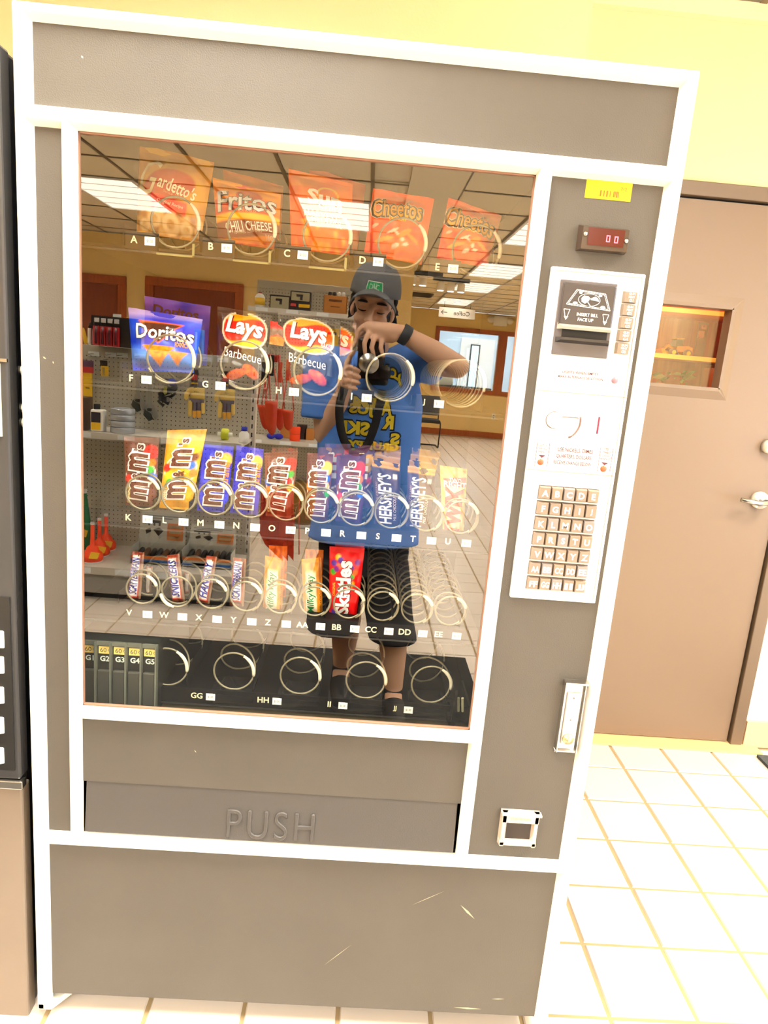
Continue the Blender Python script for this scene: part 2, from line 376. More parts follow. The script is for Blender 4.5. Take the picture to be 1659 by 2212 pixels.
for xa, y0, y1 in lights:
    k = rown.get(xa, 0); rown[xa] = k + 1
    od = ['first', 'second', 'third', 'fourth', 'fifth', 'sixth'][k]
    e = empty('ceiling_light', (xa + .306, (y0 + y1) / 2, CZ), 'recessed fluorescent panel, %s from the machine wall in the %s' % (od, cols[xa]), 'ceiling light', 'fluorescent panels in the ceiling')
    if proto_l is None:
        fr = MB(); w, h, f = .30, .6, .022
        fr.box(-w, -w + f, -h, h, -.012, .012); fr.box(w - f, w, -h, h, -.012, .012); fr.box(-w, w, -h, -h + f, -.012, .012); fr.box(-w, w, h - f, h, -.012, .012)
        a = fr.build('frame', M_WHITE); b = MB().box(-w + f, w - f, -h + f, h - f, -.004, .004).build('diffuser', M_DIFF)
        proto_l = [a, b]
        for o in proto_l: o.parent = e
        for q in (-.36, -.12, .12, .36): o = MB().box(-w + f, w - f, -.004, .004, -.009, -.004).build('louver', M_WHITE); o.parent = e; o.location = (0, q, 0); proto_l.append(o)
    else:
        for o in proto_l: copy_part(o, e)
    area_lamp('light_tube', (xa + .306, (y0 + y1) / 2, CZ - .03), .5, 1.1, LAMP_W, (1.0, .93, .80), spread=2.5)
# small ceiling furniture
def spot(px, py, yv, n, label):
    c = ra(px, py, yv); e = empty('track_light', (c.x, c.y, CZ), label, 'track light', 'spotlights on the ceiling track')
    MB().box(c.x - .25, c.x + .25, c.y - .02, c.y + .02, CZ - .05, CZ - .004).build('track', M_BLACK, e)
    for k in range(n):
        x = c.x - .14 + .14 * k
        MB().lathe([(.02, 0), (.05, -.02), (.055, -.12), (.045, -.125)], (x, c.y, CZ - .05), 14).build('lamp_head', M_WHITE, e, True)
        MB().lathe([(.001, -.13), (.044, -.13), (.044, -.124), (.001, -.124)], (x, c.y, CZ - .05), 14).build('bulb', mat('spot_bulb', (255, 250, 245), .4, var=0, emit=14), e)
spot(914, 605, 8.3, 2, 'pair of white spotlights on the ceiling beside the shop corner')
spot(975, 610, 8.7, 3, 'three white spotlights on the ceiling before the coffee sign')
v = ra(895, 650, 11.2); MB_ = MB(); MB_.box(v.x - .3, v.x + .3, v.y - .3, v.y + .3, CZ - .014, CZ - .005)
for k in range(6): MB_.box(v.x - .28, v.x + .28, v.y - .27 + .09 * k, v.y - .22 + .09 * k, CZ - .022, CZ - .014)
tag(MB_.build('ceiling_vent', mat('vent_dark', (70, 62, 50), .6)), 'dark slatted air vent in the ceiling before the far wall', 'vent')
# ------------------------------------------------------------------ wooden doors in the far shop wall
def wood_door(n, x0, x1, zt, label):
    tr = MB(); t = .10
    tr.box(x0, x0 + t, YA, YA + .03, 0, zt); tr.box(x1 - t, x1, YA, YA + .03, 0, zt); tr.box(x0, x1, YA, YA + .034, zt - t, zt)
    d = tag(tr.build('door_%d' % n, M_OAK, bevel=.006), label, kind='structure')
    MB().box(x0 + t + .004, x1 - t - .004, YA, YA + .014, .008, zt - t - .004).build('leaf', M_OAKD, d)
    MB().lathe([(.001, .0), (.028, 0), (.03, .02), (.02, .05), (.001, .052)], (x1 - t - .07, YA + .014, .98), 14, axis='y').build('knob', M_STEEL, d, True)
wood_door(1, -3.42, -2.37, 2.13, 'dark stained oak door with oak trim behind the left shop shelf')
wood_door(2, -2.15, -1.0, 2.16, 'dark stained oak door with oak trim beside the tall pegboard shelf')
# ------------------------------------------------------------------ far office windows
def far_window(n, w, label):
    x0, x1, z0, z1 = w; f = MB(); t = .09
    f.box(x0 - t, x0, YB - .02, YB + .03, z0 - t, z1 + t); f.box(x1, x1 + t, YB - .02, YB + .03, z0 - t, z1 + t); f.box(x0, x1, YB - .02, YB + .03, z0 - t, z0); f.box(x0, x1, YB - .02, YB + .03, z1, z1 + t)
    o = tag(f.build('window_%d' % n, M_OAK), label, kind='structure')
    MB().box(x0, x1, YB - .05, YB - .045, z0, z1).build('pane', M_PANE, o)
far_window(2, W1, 'wood trimmed office window showing a pale door')
far_window(3, W2, 'wood trimmed office window at the edge of the glass')
# office beyond the far windows
M_OFF = mat('office_wall', (196, 212, 222), .8, var=.03)
for nm_, b_, l_ in (('wall_office', (.5, 5.6, YB - 2.7, YB - 2.6, 0, 2.7), 'pale blue office wall seen through the far window'), ('wall_office_side', (.4, .5, YB - 2.7, YB - .13, 0, 2.7), 'pale side wall of the far office'), ('floor_office', (.4, 5.6, YB - 2.7, YB - .13, -.1, 0), 'floor of the far office')): tag(MB().box(*b_).build(nm_, M_OFF), l_, kind='structure')
od = MB().box(2.78, 3.62, YB - 2.6, YB - 2.55, 0, 2.2).build('door_4', M_WHITE); tag(od, 'pale office door with a tall narrow glass light', kind='structure')
MB().box(3.02, 3.26, YB - 2.55, YB - 2.53, .9, 2.05).build('light_frame', M_BLACK, od); MB().box(3.05, 3.23, YB - 2.53, YB - 2.525, .93, 2.02).build('pane', mat('glow_pane', (200, 225, 240), .3, var=0, emit=1.2), od)  # pane glows by its own emission in place of daylight behind it
ol = area_lamp('office_lamp', (3.0, YB - 1.4, 2.5), 1.2, 1.2, 120, (.8, .92, 1.0))
dk = empty('office_desk', (2.4, YB - .9, 0), 'dark office desk under the far window', 'desk')
MB().box(1.7, 3.3, YB - 1.2, YB - .55, .98, 1.05).build('desk_top', M_BLACK, dk)
for sx in (1.75, 3.2): MB().box(sx, sx + .05, YB - 1.18, YB - .6, 0, .98).build('leg', M_BLACK, dk)
tag(MB().box(2.05, 2.45, YB - .8, YB - .74, 1.05, 1.22).build('monitor', mat('paper_white', (225, 232, 236), .6), bevel=.01), 'small pale screen standing on the office desk', 'monitor')
# emergency light, outlet, hanging sign, chair
c = ra(1080, 694, 13.9); e = empty('emergency_light', c, 'white emergency light with twin lamps above the far window', 'emergency light')
MB().box(c.x - .14, c.x + .14, YB, YB + .08, c.z - .1, c.z + .1).build('housing', M_WHITE, e, bevel=.01)
for s in (-1, 1): MB().lathe([(.02, -.05), (.075, .0), (.07, .03), (.001, .04)], (c.x + s * .2, YB + .06, c.z + .02), 14, axis='y').build('lamp_head', M_WHITE, e, True)
c = ra(1066, 900, 13.9); e = empty('wall_outlet', (c.x, YB, c.z), 'pale wall outlet low on the far tan wall', 'outlet')
MB().box(c.x - .04, c.x + .04, YB, YB + .008, c.z - .06, c.z + .06).build('plate', M_WHITE, e); 
for dz in (-.025, .025): MB().box(c.x - .016, c.x + .016, YB + .008, YB + .011, c.z + dz - .014, c.z + dz + .014).build('socket', M_GREY, e)
a, b = ra(949, 663, 12.0), ra(1025, 690, 12.0); cx, cz = (a.x + b.x) / 2, (a.z + b.z) / 2; w = abs(b.x - a.x); h = a.z - b.z + .01
e = empty('hanging_sign', (cx, a.y, cz), 'white hanging sign reading coffee with an arrow', 'sign')
MB().box(cx - w / 2, cx + w / 2, a.y - .012, a.y, cz - h / 2, cz + h / 2).build('board', M_WHITE, e)
for s in (-1, 1): MB().tube([(cx + s * w * .36, a.y - .006, cz + h / 2), (cx + s * w * .36, a.y - .006, CZ)], .004, 6).build('hanger', M_BLACK, e)
mb = MB().text('Coffee', back(cx + w * .13, a.y + .002, cz), h=h * .45, bold=.005)
ar = back(cx - w * .36, a.y + .002, cz)
for p in ([(-.06, -.006), (.05, -.006), (.05, .006), (-.06, .006)], [(.055, 0), (.015, .04), (.0, .04), (.04, 0)], [(.055, 0), (.04, 0), (.0, -.04), (.015, -.04)]): mb.add([ar(*q) for q in p], [tuple(range(4))])
mb.build('lettering', mat('sign_ink', (40, 40, 38), .6), e)
cc = ra(905, 940, 11.3); e = empty('waiting_chair', (cc.x + .1, cc.y, 0), 'black chair on a tubular sled base beyond the photographer', 'chair')
x0 = cc.x + .1; y0 = cc.y
for s in (-.24, .24):
    MB().tube([(x0 + s, y0 - .25, .86), (x0 + s, y0 - .22, .45), (x0 + s, y0 + .22, .45), (x0 + s + .0, y0 + .26, .40), (x0 + s, y0 + .2, .03), (x0 + s, y0 + .14, .012), (x0 + s, y0 - .25, .012)], .012, 8).build('sled_leg', M_BLACK, e, True)
MB().tube([(x0 - .24, y0 - .25, .012), (x0 + .24, y0 - .25, .012)], .012, 8).build('stretcher', M_BLACK, e)
MB().box(x0 - .24, x0 + .24, y0 - .22, y0 + .24, .44, .50).build('seat', mat('chair_fabric', (40, 42, 46), .9), e, bevel=.02)
MB().box(x0 - .24, x0 + .24, y0 - .28, y0 - .23, .55, .9).build('backrest', mat('chair_fabric', (40, 42, 46), .9), e, bevel=.02)
# ------------------------------------------------------------------ brown door with a window
DY = 1.392
fr = MB(); fr.box(1.13, 1.18, DY - .02, DY + .1, 0, 2.066); fr.box(2.096, 2.143, DY - .02, DY + .1, 0, 2.066); fr.box(1.13, 2.143, DY - .02, DY + .1, 2.02, 2.066)
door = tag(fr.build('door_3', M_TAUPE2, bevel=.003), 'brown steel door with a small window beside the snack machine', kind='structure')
wx0, wx1, wz0, wz1 = 1.33, 1.79, 1.393, 1.664
lf = MB(); y0, y1 = DY - .004, DY + .04
lf.box(1.184, wx0, y0, y1, .012, 2.012); lf.box(wx1, 2.088, y0, y1, .012, 2.012); lf.box(wx0, wx1, y0, y1, .012, wz0); lf.box(wx0, wx1, y0, y1, wz1, 2.012)
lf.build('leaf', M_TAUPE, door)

g = MB(); g.box(2.088, 2.096, DY + .012, DY + .03, .0, 2.02); g.box(1.18, 2.096, DY + .012, DY + .03, 2.012, 2.02); g.box(1.174, 1.188, DY + .012, DY + .03, .0, 2.02); g.box(1.18, 2.096, DY + .012, DY + .03, .0, .014); g.build('gap_seal', mat('gap_black', (22, 18, 16), .9), door)
wf = MB(); t = .042
wf.frustum(wx0 - t, wx1 + t, wz1, wz1 + t, y0, y0 - .012, t * .9, t * .9, 0, .03); wf.frustum(wx0 - t, wx1 + t, wz0 - t, wz0, y0, y0 - .012, t * .9, t * .9, .03, 0)
wf.frustum(wx0 - t, wx0, wz0 - t, wz1 + t, y0, y0 - .012, .03, 0, t * .9, t * .9); wf.frustum(wx1, wx1 + t, wz0 - t, wz1 + t, y0, y0 - .012, 0, .03, t * .9, t * .9)
wf.build('window_frame', M_TAUPE, door)
MB().box(wx0, wx1, y0 + .03, y0 + .034, wz0, wz1).build('pane', glass_mat('door_pane', .05), door)
c = at(1637, 1081, DY - .02)
MB().lathe([(.001, .012), (.030, .012), (.033, 0), (.033, -.012)], (c.x + .012, DY - .012, c.z), 20, axis='y').build('rose', mat('white_chrome', (235, 232, 226), .2, .6), door, True)
MB().tube([(c.x + .012, DY - .02, c.z), (c.x + .012, DY - .06, c.z), (c.x - .02, DY - .066, c.z - .004), (c.x - .085, DY - .06, c.z + .004)], [.011, .011, .010, .008], 10).build('lever', M_STEEL, door, True)
c2 = at(1660, 965, DY - .02)
MB().lathe([(.001, .03), (.020, .03), (.026, .018), (.027, 0)], (c2.x + .005, DY - .006, c2.z), 18, axis='y').build('deadbolt', mat('white_chrome', (235, 232, 226), .2, .6), door, True)
th = MB().box(1.13, 2.20, DY - .075, DY + .02, .0, .008).build('trim_2', mat('threshold_tan', (214, 176, 126), .5)); tag(th, 'tan threshold strip on the floor under the brown door', kind='structure')
# mat on the floor
m0 = MB().box(2.165, 3.3, .35, 1.30, .001, .012).build('floor_mat', mat('mat_fibre', (58, 64, 68), .95, var=.35, scale=90, bump=1, bscale=400)); tag(m0, 'dark grey entrance mat on the tiles before the white wall', 'mat')
# niche behind the door window
NY = 2.15
M_NW = wood_mat('cherry_board', (214, 100, 28), (236, 132, 48), .45)
nb = MB(); nb.box(1.1, 2.2, NY, NY + .04, .9, 2.2); nb.box(1.1, 1.14, 1.44, NY, .9, 2.2); nb.box(2.16, 2.2, 1.44, NY, .9, 2.2)
tag(nb.build('wall_display', M_NW), 'orange wooden back of the display niche behind the door', kind='structure')
def shelf(z, y0, y1, label):
    e = empty('display_shelf', (1.65, y0, z), label, 'shelf', 'yellow shelves in the display niche')
    MB().box(1.14, 2.16, y0, y1, z - .012, z + .0).build('board', M_NW, e)
    MB().box(1.14, 2.0, y0 - .012, y0, z - .014, z + .004).build('front_edge', mat('yellow_edge', (255, 214, 90), .4, var=.02), e)
s1 = at(1480, 770, 1.86).z; s2 = at(1480, 669, 1.86).z; s3 = at(1480, 832, 1.86).z
shelf(s1, 1.86, NY, 'yellow edged shelf carrying the toy loader'); shelf(s2, 1.86, NY, 'topmost yellow edged shelf behind the door window')
shelf(s3 - .01, 1.86, NY, 'lowest shelf under the potted plant behind the door')
area_lamp('niche_fill', (1.6, 1.62, 2.15), .5, .12, NICHE_W, (1, .86, .6))  # fill lights added to brighten the niche, from above and below
area_lamp('niche_fill', (1.6, 1.62, 1.2), .5, .1, NICHE_W * .25, (1, .86, .6), rot=(2.2, 0, 0))
nt = MB().box(1.1, 2.2, 1.44, NY + .04, 2.2, 2.25).build('ceiling_display', M_NW); tag(nt, 'wooden top of the display niche', kind='structure')
nt = MB().box(1.1, 2.2, 1.44, NY + .04, .88, .9).build('floor_display', M_NW); tag(nt, 'wooden bottom of the display niche', kind='structure')
# toy wheel loader
yl = mat('toy_yellow', (255, 205, 40), .35); p = at(1458, 762, 1.97); sc = abs(at(1483, 750, 1.97).x - at(1420, 750, 1.97).x) / 6.4
T = lambda x, z: (p.x - .2 * sc + (x - 3.0) * sc, s1 + z * sc)
ld = empty('toy_wheel_loader', (p.x, 1.97, s1), 'yellow toy wheel loader on the shelf behind the door window', 'toy')
def lo(poly, y0, y1, name, m): return MB().poly([(T(a, b)[0], y0, T(a, b)[1]) for a, b in poly], (0, y1 - y0, 0)).build(name, m, ld, bevel=.002)
lo([(2.6, 1.3), (2.9, 2.2), (5.4, 2.4), (6.3, 2.1), (6.4, 1.0), (5.9, .8), (5.6, 1.2), (2.6, .9)], 1.94, 2.0, 'body', yl)
lo([(2.4, 2.2), (2.6, 3.7), (4.1, 3.8), (4.3, 2.3)], 1.945, 1.995, 'cab', mat('toy_cab', (96, 70, 44), .2)); lo([(2.5, 3.7), (2.5, 3.9), (4.3, 3.95), (4.3, 3.75)], 1.942, 1.998, 'cab_roof', yl)
lo([(2.7, 1.6), (1.2, 2.6), (.1, 1.2), (.2, .9), (1.2, 1.9), (2.6, 1.2)], 1.955, 1.985, 'lift_arm', yl); lo([(-.2, .1), (-.9, 1.4), (-.2, 1.5), (.4, .9), (.9, .1)], 1.93, 2.01, 'bucket', yl)
for wx in (1.6, 4.8):
    for yy in (1.918, 1.998):
        x, z = T(wx, .8); MB().lathe([(.45 * sc, -.012), (.75 * sc, -.012), (.82 * sc, 0), (.75 * sc, .012), (.45 * sc, .012)], (x, yy, z), 18, axis='y').build('wheel', mat('toy_tyre', (92, 70, 46), .8), ld, True)
        MB().lathe([(.001, -.013), (.42 * sc, -.013), (.44 * sc, .013), (.001, .013)], (x, yy, z), 14, axis='y').build('hub', yl, ld)
MB().tube([(*[T(4.5, 0)[0]], 1.97, T(0, 2.3)[1]), (T(4.5, 0)[0], 1.97, T(0, 3.3)[1])], .003, 6).build('exhaust', M_BLACK, ld)
# grey notice stand
a, b = at(1522, 697, 2.05), at(1517, 770, 2.05)
ns = empty('notice_panel', (a.x, 2.05, s1), 'narrow grey notice panel standing on the yellow edged shelf', 'sign')
MB().box(a.x - .022, a.x + .022, 2.05, 2.056, s1, a.z).build('panel', mat('notice_grey', (150, 142, 130), .5), ns)
MB().box(a.x - .012, a.x + .012, 2.047, 2.05, a.z - .030, a.z - .008).text('w', front(a.x, 2.0465, a.z - .018), h=.006, m=1).build('emblem', [M_WHITE, mat('sign_ink', (40, 40, 38), .6)], ns)
MB().box(a.x - .020, a.x + .006, 2.046, 2.05, a.z - .068, a.z - .036).build('slip', M_WHITE, ns)
# potted plant
pp = at(1456, 826, 1.95); pl = empty('potted_plant', (pp.x, 1.95, s3 - .01), 'leafy green potted plant below the toy loader', 'plant')
MB().lathe([(.03, 0), (.045, .05), (.048, .05), (.04, .045), (.001, .045)], (pp.x, 1.97, s3 - .01 - .0), 16).build('pot', mat('terracotta', (170, 90, 50), .7), pl, True)
lm = [mat('leaf_green', (70, 150, 50), .4), mat('leaf_pale', (150, 200, 110), .4), mat('leaf_dark', (40, 90, 35), .5)]
for k in range(26):
    a = random.uniform(0, 2 * PI); el = random.uniform(.15, 1.25); L = random.uniform(.05, .105); bx = Vector((pp.x + random.uniform(-.05, .05), 1.96 + random.uniform(-.02, .02), s3 + .02))
    d = Vector((math.cos(a) * math.cos(el), math.sin(a) * math.cos(el) * .5, math.sin(el))); sd = d.cross(Vector((0, 1, .3))).normalized(); vs = []; w = random.uniform(.009, .017)
    for i in range(6):
        t = i / 5; c = bx + d * L * t + Vector((0, 0, -.04 * t * t)); ww = w * math.sin(PI * min(.98, max(.05, t)) ** .8)
        vs += [c - sd * ww, c + Vector((0, -.002, -.001)), c + sd * ww]
    fs = []
    for i in range(5):
        for q in (0, 1): fs.append((i * 3 + q, i * 3 + q + 1, i * 3 + q + 4, i * 3 + q + 3))
    mb = MB(); mb.add(vs, fs); mb.build('leaf', lm[k % 3], pl, True)
bx = at(1540, 818, 1.98); MB_ = MB().box(bx.x - .03, bx.x + .03, 1.95, 2.02, s3 - .01, s3 + .085); tag(MB_.build('carton', mat('carton_pink', (236, 190, 150), .7), bevel=.003), 'plain pale carton beside the plant behind the door', 'box')
# ================================================================== the snack machine
M_FRAME = mat('white_frame', (0, 0, 0), 0.32, var=0.03, scale=5, lcol=(0.80, 0.76, 0.69, 1))
M_VINYL = mat('charcoal_panel', (0, 0, 0), 0.48, var=0.14, scale=5, bump=0.25, bscale=500, lcol=(0.084, 0.077, 0.068, 1), spec=0.35)
M_IN = mat('liner_black', (8, 8, 8), 0.6, var=0.1, spec=.15)
M_LIP = mat('tray_black', (8, 8, 9), 0.55, var=0.1, spec=.2)
M_WIRE = mat('coil_wire', (132, 126, 104), 0.42, 0.25, var=0.03)
M_TIP = mat('coil_tip_cream', (214, 212, 190), 0.5, var=0.03)
M_TAGW = mat('tag_white', (246, 246, 244), 0.6, var=0.0)
M_INK = mat('print_ink', (62, 60, 62), 0.7, var=0.0)
M_LETTER = mat('cream_letter', (248, 236, 196), 0.6, var=0.0)
M_KEYP = mat('white_control', (246, 240, 232), 0.3, var=0.01)
VM = empty('snack_vending_machine', (.4925, .4, 0), 'tall snack vending machine with white frame and charcoal panels', 'vending machine')
PD = .012                                                        # depth of the dark panels behind the bars' faces
W_, ZT, ZB = .985, 1.83, .142
cab = MB()
cab.box(.004, .024, PD + .003, .86, ZB, ZT - .004); cab.box(W_ - .024, W_ - .004, PD + .003, .86, ZB, ZT - .004); cab.box(.024, W_ - .024, PD + .03, .86, ZT - .03, ZT - .004)
cab.box(.024, W_ - .024, PD + .03, .86, ZB, ZB + .03); cab.box(.024, W_ - .024, .83, .86, ZB + .03, ZT - .03)
cab.build('cabinet', M_LIP, VM)
GX0, GX1, GZ0, GZ1 = .085, .7665, .752, 1.673                    # window opening
def panel(name, x0, x1, z0, z1, **k): return MB().box(x0, x1, PD, PD + .03, z0, z1).build(name, M_VINYL, VM, **k)
panel('top_panel', .02, .966, 1.695, 1.815); panel('side_panel', .02, .070, .49, 1.68); panel('control_panel', .782, .966, .49, 1.68)
panel('lower_panel', .02, .966, ZB + .003, .488)
# white bars: base rectangle at panel depth, front face inset
b = .011
def bar(name, x0, x1, z0, z1, l=0, r=0, bt=0, t=0): return MB().frustum(x0, x1, z0, z1, PD + .002, 0, l, r, bt, t).build(name, M_FRAME, VM, bevel=.0025)
bar('frame_bar', 0, .025, .118, 1.83, 0, b, 0, 0); bar('frame_bar', .960, .985, ZB, 1.83, b, 0, 0, 0)
bar('frame_bar', .0125, .9725, 1.808, 1.83, 0, 0, b, 0); bar('frame_bar', .0125, .9725, 1.672, 1.7035, 0, 0, b * .8, b * .8)
bar('frame_bar', .061, .0865, .50, 1.681, b * .55, b * .9, 0, 0); bar('frame_bar', .7655, .7915, .50, 1.681, b * .55, b * .55, 0, 0)
bar('frame_bar', .075, .777, .7305, .7535, 0, 0, b * .3, b * .8); bar('frame_bar', .0125, .9725, .4785, .503, 0, 0, b * .25, b * .6)
# gasket around the window
M_GASK = mat('gasket_tan', (150, 112, 92), .6)
gk = MB(); y0, y1 = PD + .003, PD + .009; q = .004
gk.box(GX0 - .002, GX0 + q * .4, y0, y1, GZ0, GZ1); gk.box(GX1 - q * .5, GX1 + .002, y0, y1, GZ0, GZ1); gk.box(GX0, GX1, y0, y1, GZ0 - .002, GZ0 + q * .7); gk.box(GX0, GX1, y0, y1, GZ1 - q * .6, GZ1 + .002)
gk.build('gasket', M_GASK, VM)
# window glass: the outer face mirrors the room, the rest is clear
GR = .150
gl = MB(); x0, x1, z0, z1 = GX0 - .012, GX1 + .012, GZ0 - .012, GZ1 + .012
gl.quad((x0, GY, z0), (x1, GY, z0), (x1, GY, z1), (x0, GY, z1), 0)
gl.quad((x0, GY + .006, z0), (x0, GY + .006, z1), (x1, GY + .006, z1), (x1, GY + .006, z0), 1)
gl.quad((x0, GY, z0), (x0, GY, z1), (x0, GY + .006, z1), (x0, GY + .006, z0), 1); gl.quad((x1, GY, z0), (x1, GY + .006, z0), (x1, GY + .006, z1), (x1, GY, z1), 1)
gl.build('window_glass', [glass_mat('glass_face', GR), glass_mat('glass_body', 0, (.97, .98, .965))], VM)
# interior
LX0, LX1, LZ0, LZ1, LY = .036, .800, .700, 1.700, .62
li = MB(); t = .004
li.box(LX0 - t, LX0, .030, LY, LZ0, LZ1); li.box(LX1, LX1 + t, .046, LY, LZ0, LZ1); li.box(LX0, LX1, LY, LY + t, LZ0, LZ1); li.box(LX0, LX1, .030, LY, LZ1, LZ1 + t)
li.box(LX0, LX1, .030, LY, LZ0 - t, LZ0)
li.build('interior_liner', M_IN, VM)
MB().box(LX0 + .002, LX1 - .002, .052, .30, LZ0 + .001, LZ0 + .012).build('chute_lip', mat('chute_brown', (96, 88, 66), .5), VM)
# trays
trays = [  # letters, first label x, pitch, label z, coil radius, coil dx, dz, turns, coil phase
    (['A', 'B', 'C', 'D', 'E'], .140, .1246, 1.540, .0395, .063, .0345, 6),
    (['F', 'G', 'H', 'I', 'J'], .137, .1250, 1.317, .0405, .063, .0375, 7),
    (['K', 'L', 'M', 'N', 'O', 'P', 'R', 'S', 'T', 'U'], .134, .0633, 1.0735, .0300, .0215, .0445, 11),
    (['V', 'W', 'X', 'Y', 'Z', 'AA', 'BB', 'CC', 'DD', 'EE'], .136, .0632, .895, .0285, .0195, .044, 11),
    (['FF', 'GG', 'HH', 'II', 'JJ'], .138, .1246, .7395, .0375, .066, .050, 5)]
TRAY = []; COILC = {}
def coil_mesh(R, turns, depth, tip0, tip1, a0):
    mb = MB(); pts = []; N = 30
    for i in range(turns * N + 1):
        a = a0 + 2 * PI * i / N; t = i / N; pts.append((R * math.cos(a), .005 * t if t < .95 else .00475 + (depth - .00475) * (t - .95) / (turns - .95), R * math.sin(a)))
    mb.tube(pts, .00185, 6, 0)
    tp = []; rr = []
    for i in range(10):
        a = math.radians(tip0 + (tip1 - tip0) * i / 9); tp.append((R * math.cos(a), -.001, R * math.sin(a))); rr.append(.0034 * (1 if 0 < i < 8 else .75))
    tb = MB(); tb.tube(tp, rr, 8, 0); return mb, tb
for ti, (let, lx, pit, lz, R, dx, dz, turns) in enumerate(trays):
    n = len(let); zf = lz + (.0125 if (n == 10 or ti == 4) else -.0085)
    tr = MB(); tr.box(.052, .778, .104, .60, zf - .004, zf)
    to = tr.build('tray', M_LIP, VM)
    for k in range(n + 1):                                     # column dividers
        x = lx - .022 + (pit - .0) * k + (.0 if n == 5 else -.002)
        if x < .79: MB().box(x - .001, x + .001, .112, .58, zf, zf + (.035 if n == 5 else .022)).build('divider', M_LIP, to)
    for k in range(n if ti < 2 else 1):
        xa, xb = (lx + pit * k - .014, lx + pit * k + .0385) if ti < 2 else (.052, .778)
        MB().box(xa, xb, .0985, .1035, lz - .0145, lz + .0135).build('label_rail', mat('rail_grey', (17, 17, 19), .5, spec=.2), to)
    MB().box(.052, .778, .0965, .0985, lz - .0185, lz - .0155).build('rail_edge', mat('rail_edge_grey', (40, 41, 42), .4), to)
    cm = tm = None
    for k, L in enumerate(let):
        x = lx + pit * k
        if not (ti == 4 and k == 0):
            MB().text(L, front(x, .0978, lz + .001), h=.0115, bold=.022, w=None if L != 'I' else None).build('slot_letter', M_LETTER, to)
            tx = x + (.026 if n == 5 else .0335)
            mb = MB().box(tx - .0085, tx + .0085, .0968, .0978, lz - .0065, lz + .0068, 0)
            mb.text('$1.00' if (n == 5 and ti < 2) else ('$1.25' if ti == 3 else '$1.00'), front(tx, .0966, lz), h=.005, w=.010, m=1)
            mb.build('price_tag', [M_TAGW, M_INK], to)
        cx, cz = x + dx, lz + dz
        COILC[L] = (cx, cz, R)
        a0 = -12 if L != 'W' else 200
        if L in ('A', 'B', 'C', 'D', 'E', 'F', 'G', 'H'): a0 = 205
        tn = turns
        if L == 'J': tn = 12
        key = (a0, tn)
        if ti in (2, 3): a0 = -62
        if L == 'W': a0 = 190
        tips = (-8, 62) if ti == 4 else (18, 72)
        if L in ('A', 'B', 'C', 'D', 'E', 'F', 'G', 'H', 'I', 'J'): tips = (-15, 50)
        if L == 'W': tips = (190, 262)
        full = .44 if n == 5 else .42
        if L in 'ABCDEFGHKLMNOPRSTUVWXYZ' or L in ('AA', 'BB'): full *= 3 / tn if n == 5 else 4 / tn; tn = 3 if n == 5 else 4
        w, tb = coil_mesh(R, tn, full, tips[0], tips[1], math.radians(a0))
        o = w.build('coil', M_WIRE, to, True); o.location += Vector((cx, .106, cz))
        o = tb.build('coil_tip', M_TIP, to, True); o.location += Vector((cx, .106, cz))
    if ti == 0:
        for k in (0, 1, 2):
            x = lx + pit * k + .037
            mb = MB(); mb.box(x, x + .062, .0955, .0965, lz - .0195, lz - .0165); mb.box(x + .058, x + .062, .0955, .0965, lz - .0195, lz + .002)
            mb.build('product_stop', mat('smoked_clip', (128, 126, 84), .3), to)
    if ti == 4:
        for k in range(1, 5):
            x = lx + pit * k + .03
            mb = MB(); mb.poly([(x, .097, lz + .008), (x + .075, .097, lz + .004), (x + .075, .097, lz - .004), (x, .097, lz - .012)], (0, .006, 0)); mb.box(x - .004, x + .075, .1, .16, lz + .010, lz + .013)
            mb.build('push_plate', mat('gloss_black', (26, 26, 28), .12), to)
    TRAY.append(to)
# gum and mint columns
M_GUM = mat('gum_column', (66, 68, 64), .25, var=.1)
gu = MB().box(.044, .196, .080, .30, .703, .846).build('gum_unit', mat('gum_back', (34, 36, 34), .4), VM)
for k in range(5):
    x = .060 + .0272 * k
    MB().box(x, x + .0235, .072, .080, .708, .792).build('gum_column', M_GUM, gu, bevel=.003)
    MB().box(x + .0235, x + .0262, .068, .080, .706, .846).build('column_rib', mat('gum_rib', (104, 108, 98), .3), gu)
    mb = MB().box(x + .001, x + .0225, .0785, .0796, .8215, .8355, 0).text('60', front(x + .0095, .0782, .8285), h=.0085, m=1).text('c', front(x + .0195, .0782, .8285), h=.004, m=1)
    mb.build('price_sticker', [mat('sticker_yellow', (255, 226, 128), .5, var=0), M_INK], gu)
    MB().text('G%d' % (k + 1), front(x + .0118, .0790, .8115), h=.0105, bold=.03).build('column_number', mat('pale_green_letter', (226, 240, 230), .5, var=0), gu)
MB().box(.05, .192, .076, .082, .838, .846).build('unit_top', mat('gum_rib', (104, 108, 98), .3), gu)
# door latch and hoses inside, lower corner
la = MB(); la.box(.742, .748, .07, .16, .703, .80); la.box(.735, .76, .08, .1, .73, .742); la.box(.73, .764, .09, .1, .765, .772)
la.build('latch_bracket', M_LIP, VM)
for x, tl in ((.7525, .03), (.7605, .03)): MB().tube([(x, .085, .778), (x + .004, .09, .748)], .0025, 8).build('latch_bar', mat('latch_cream', (206, 204, 156), .4), VM)
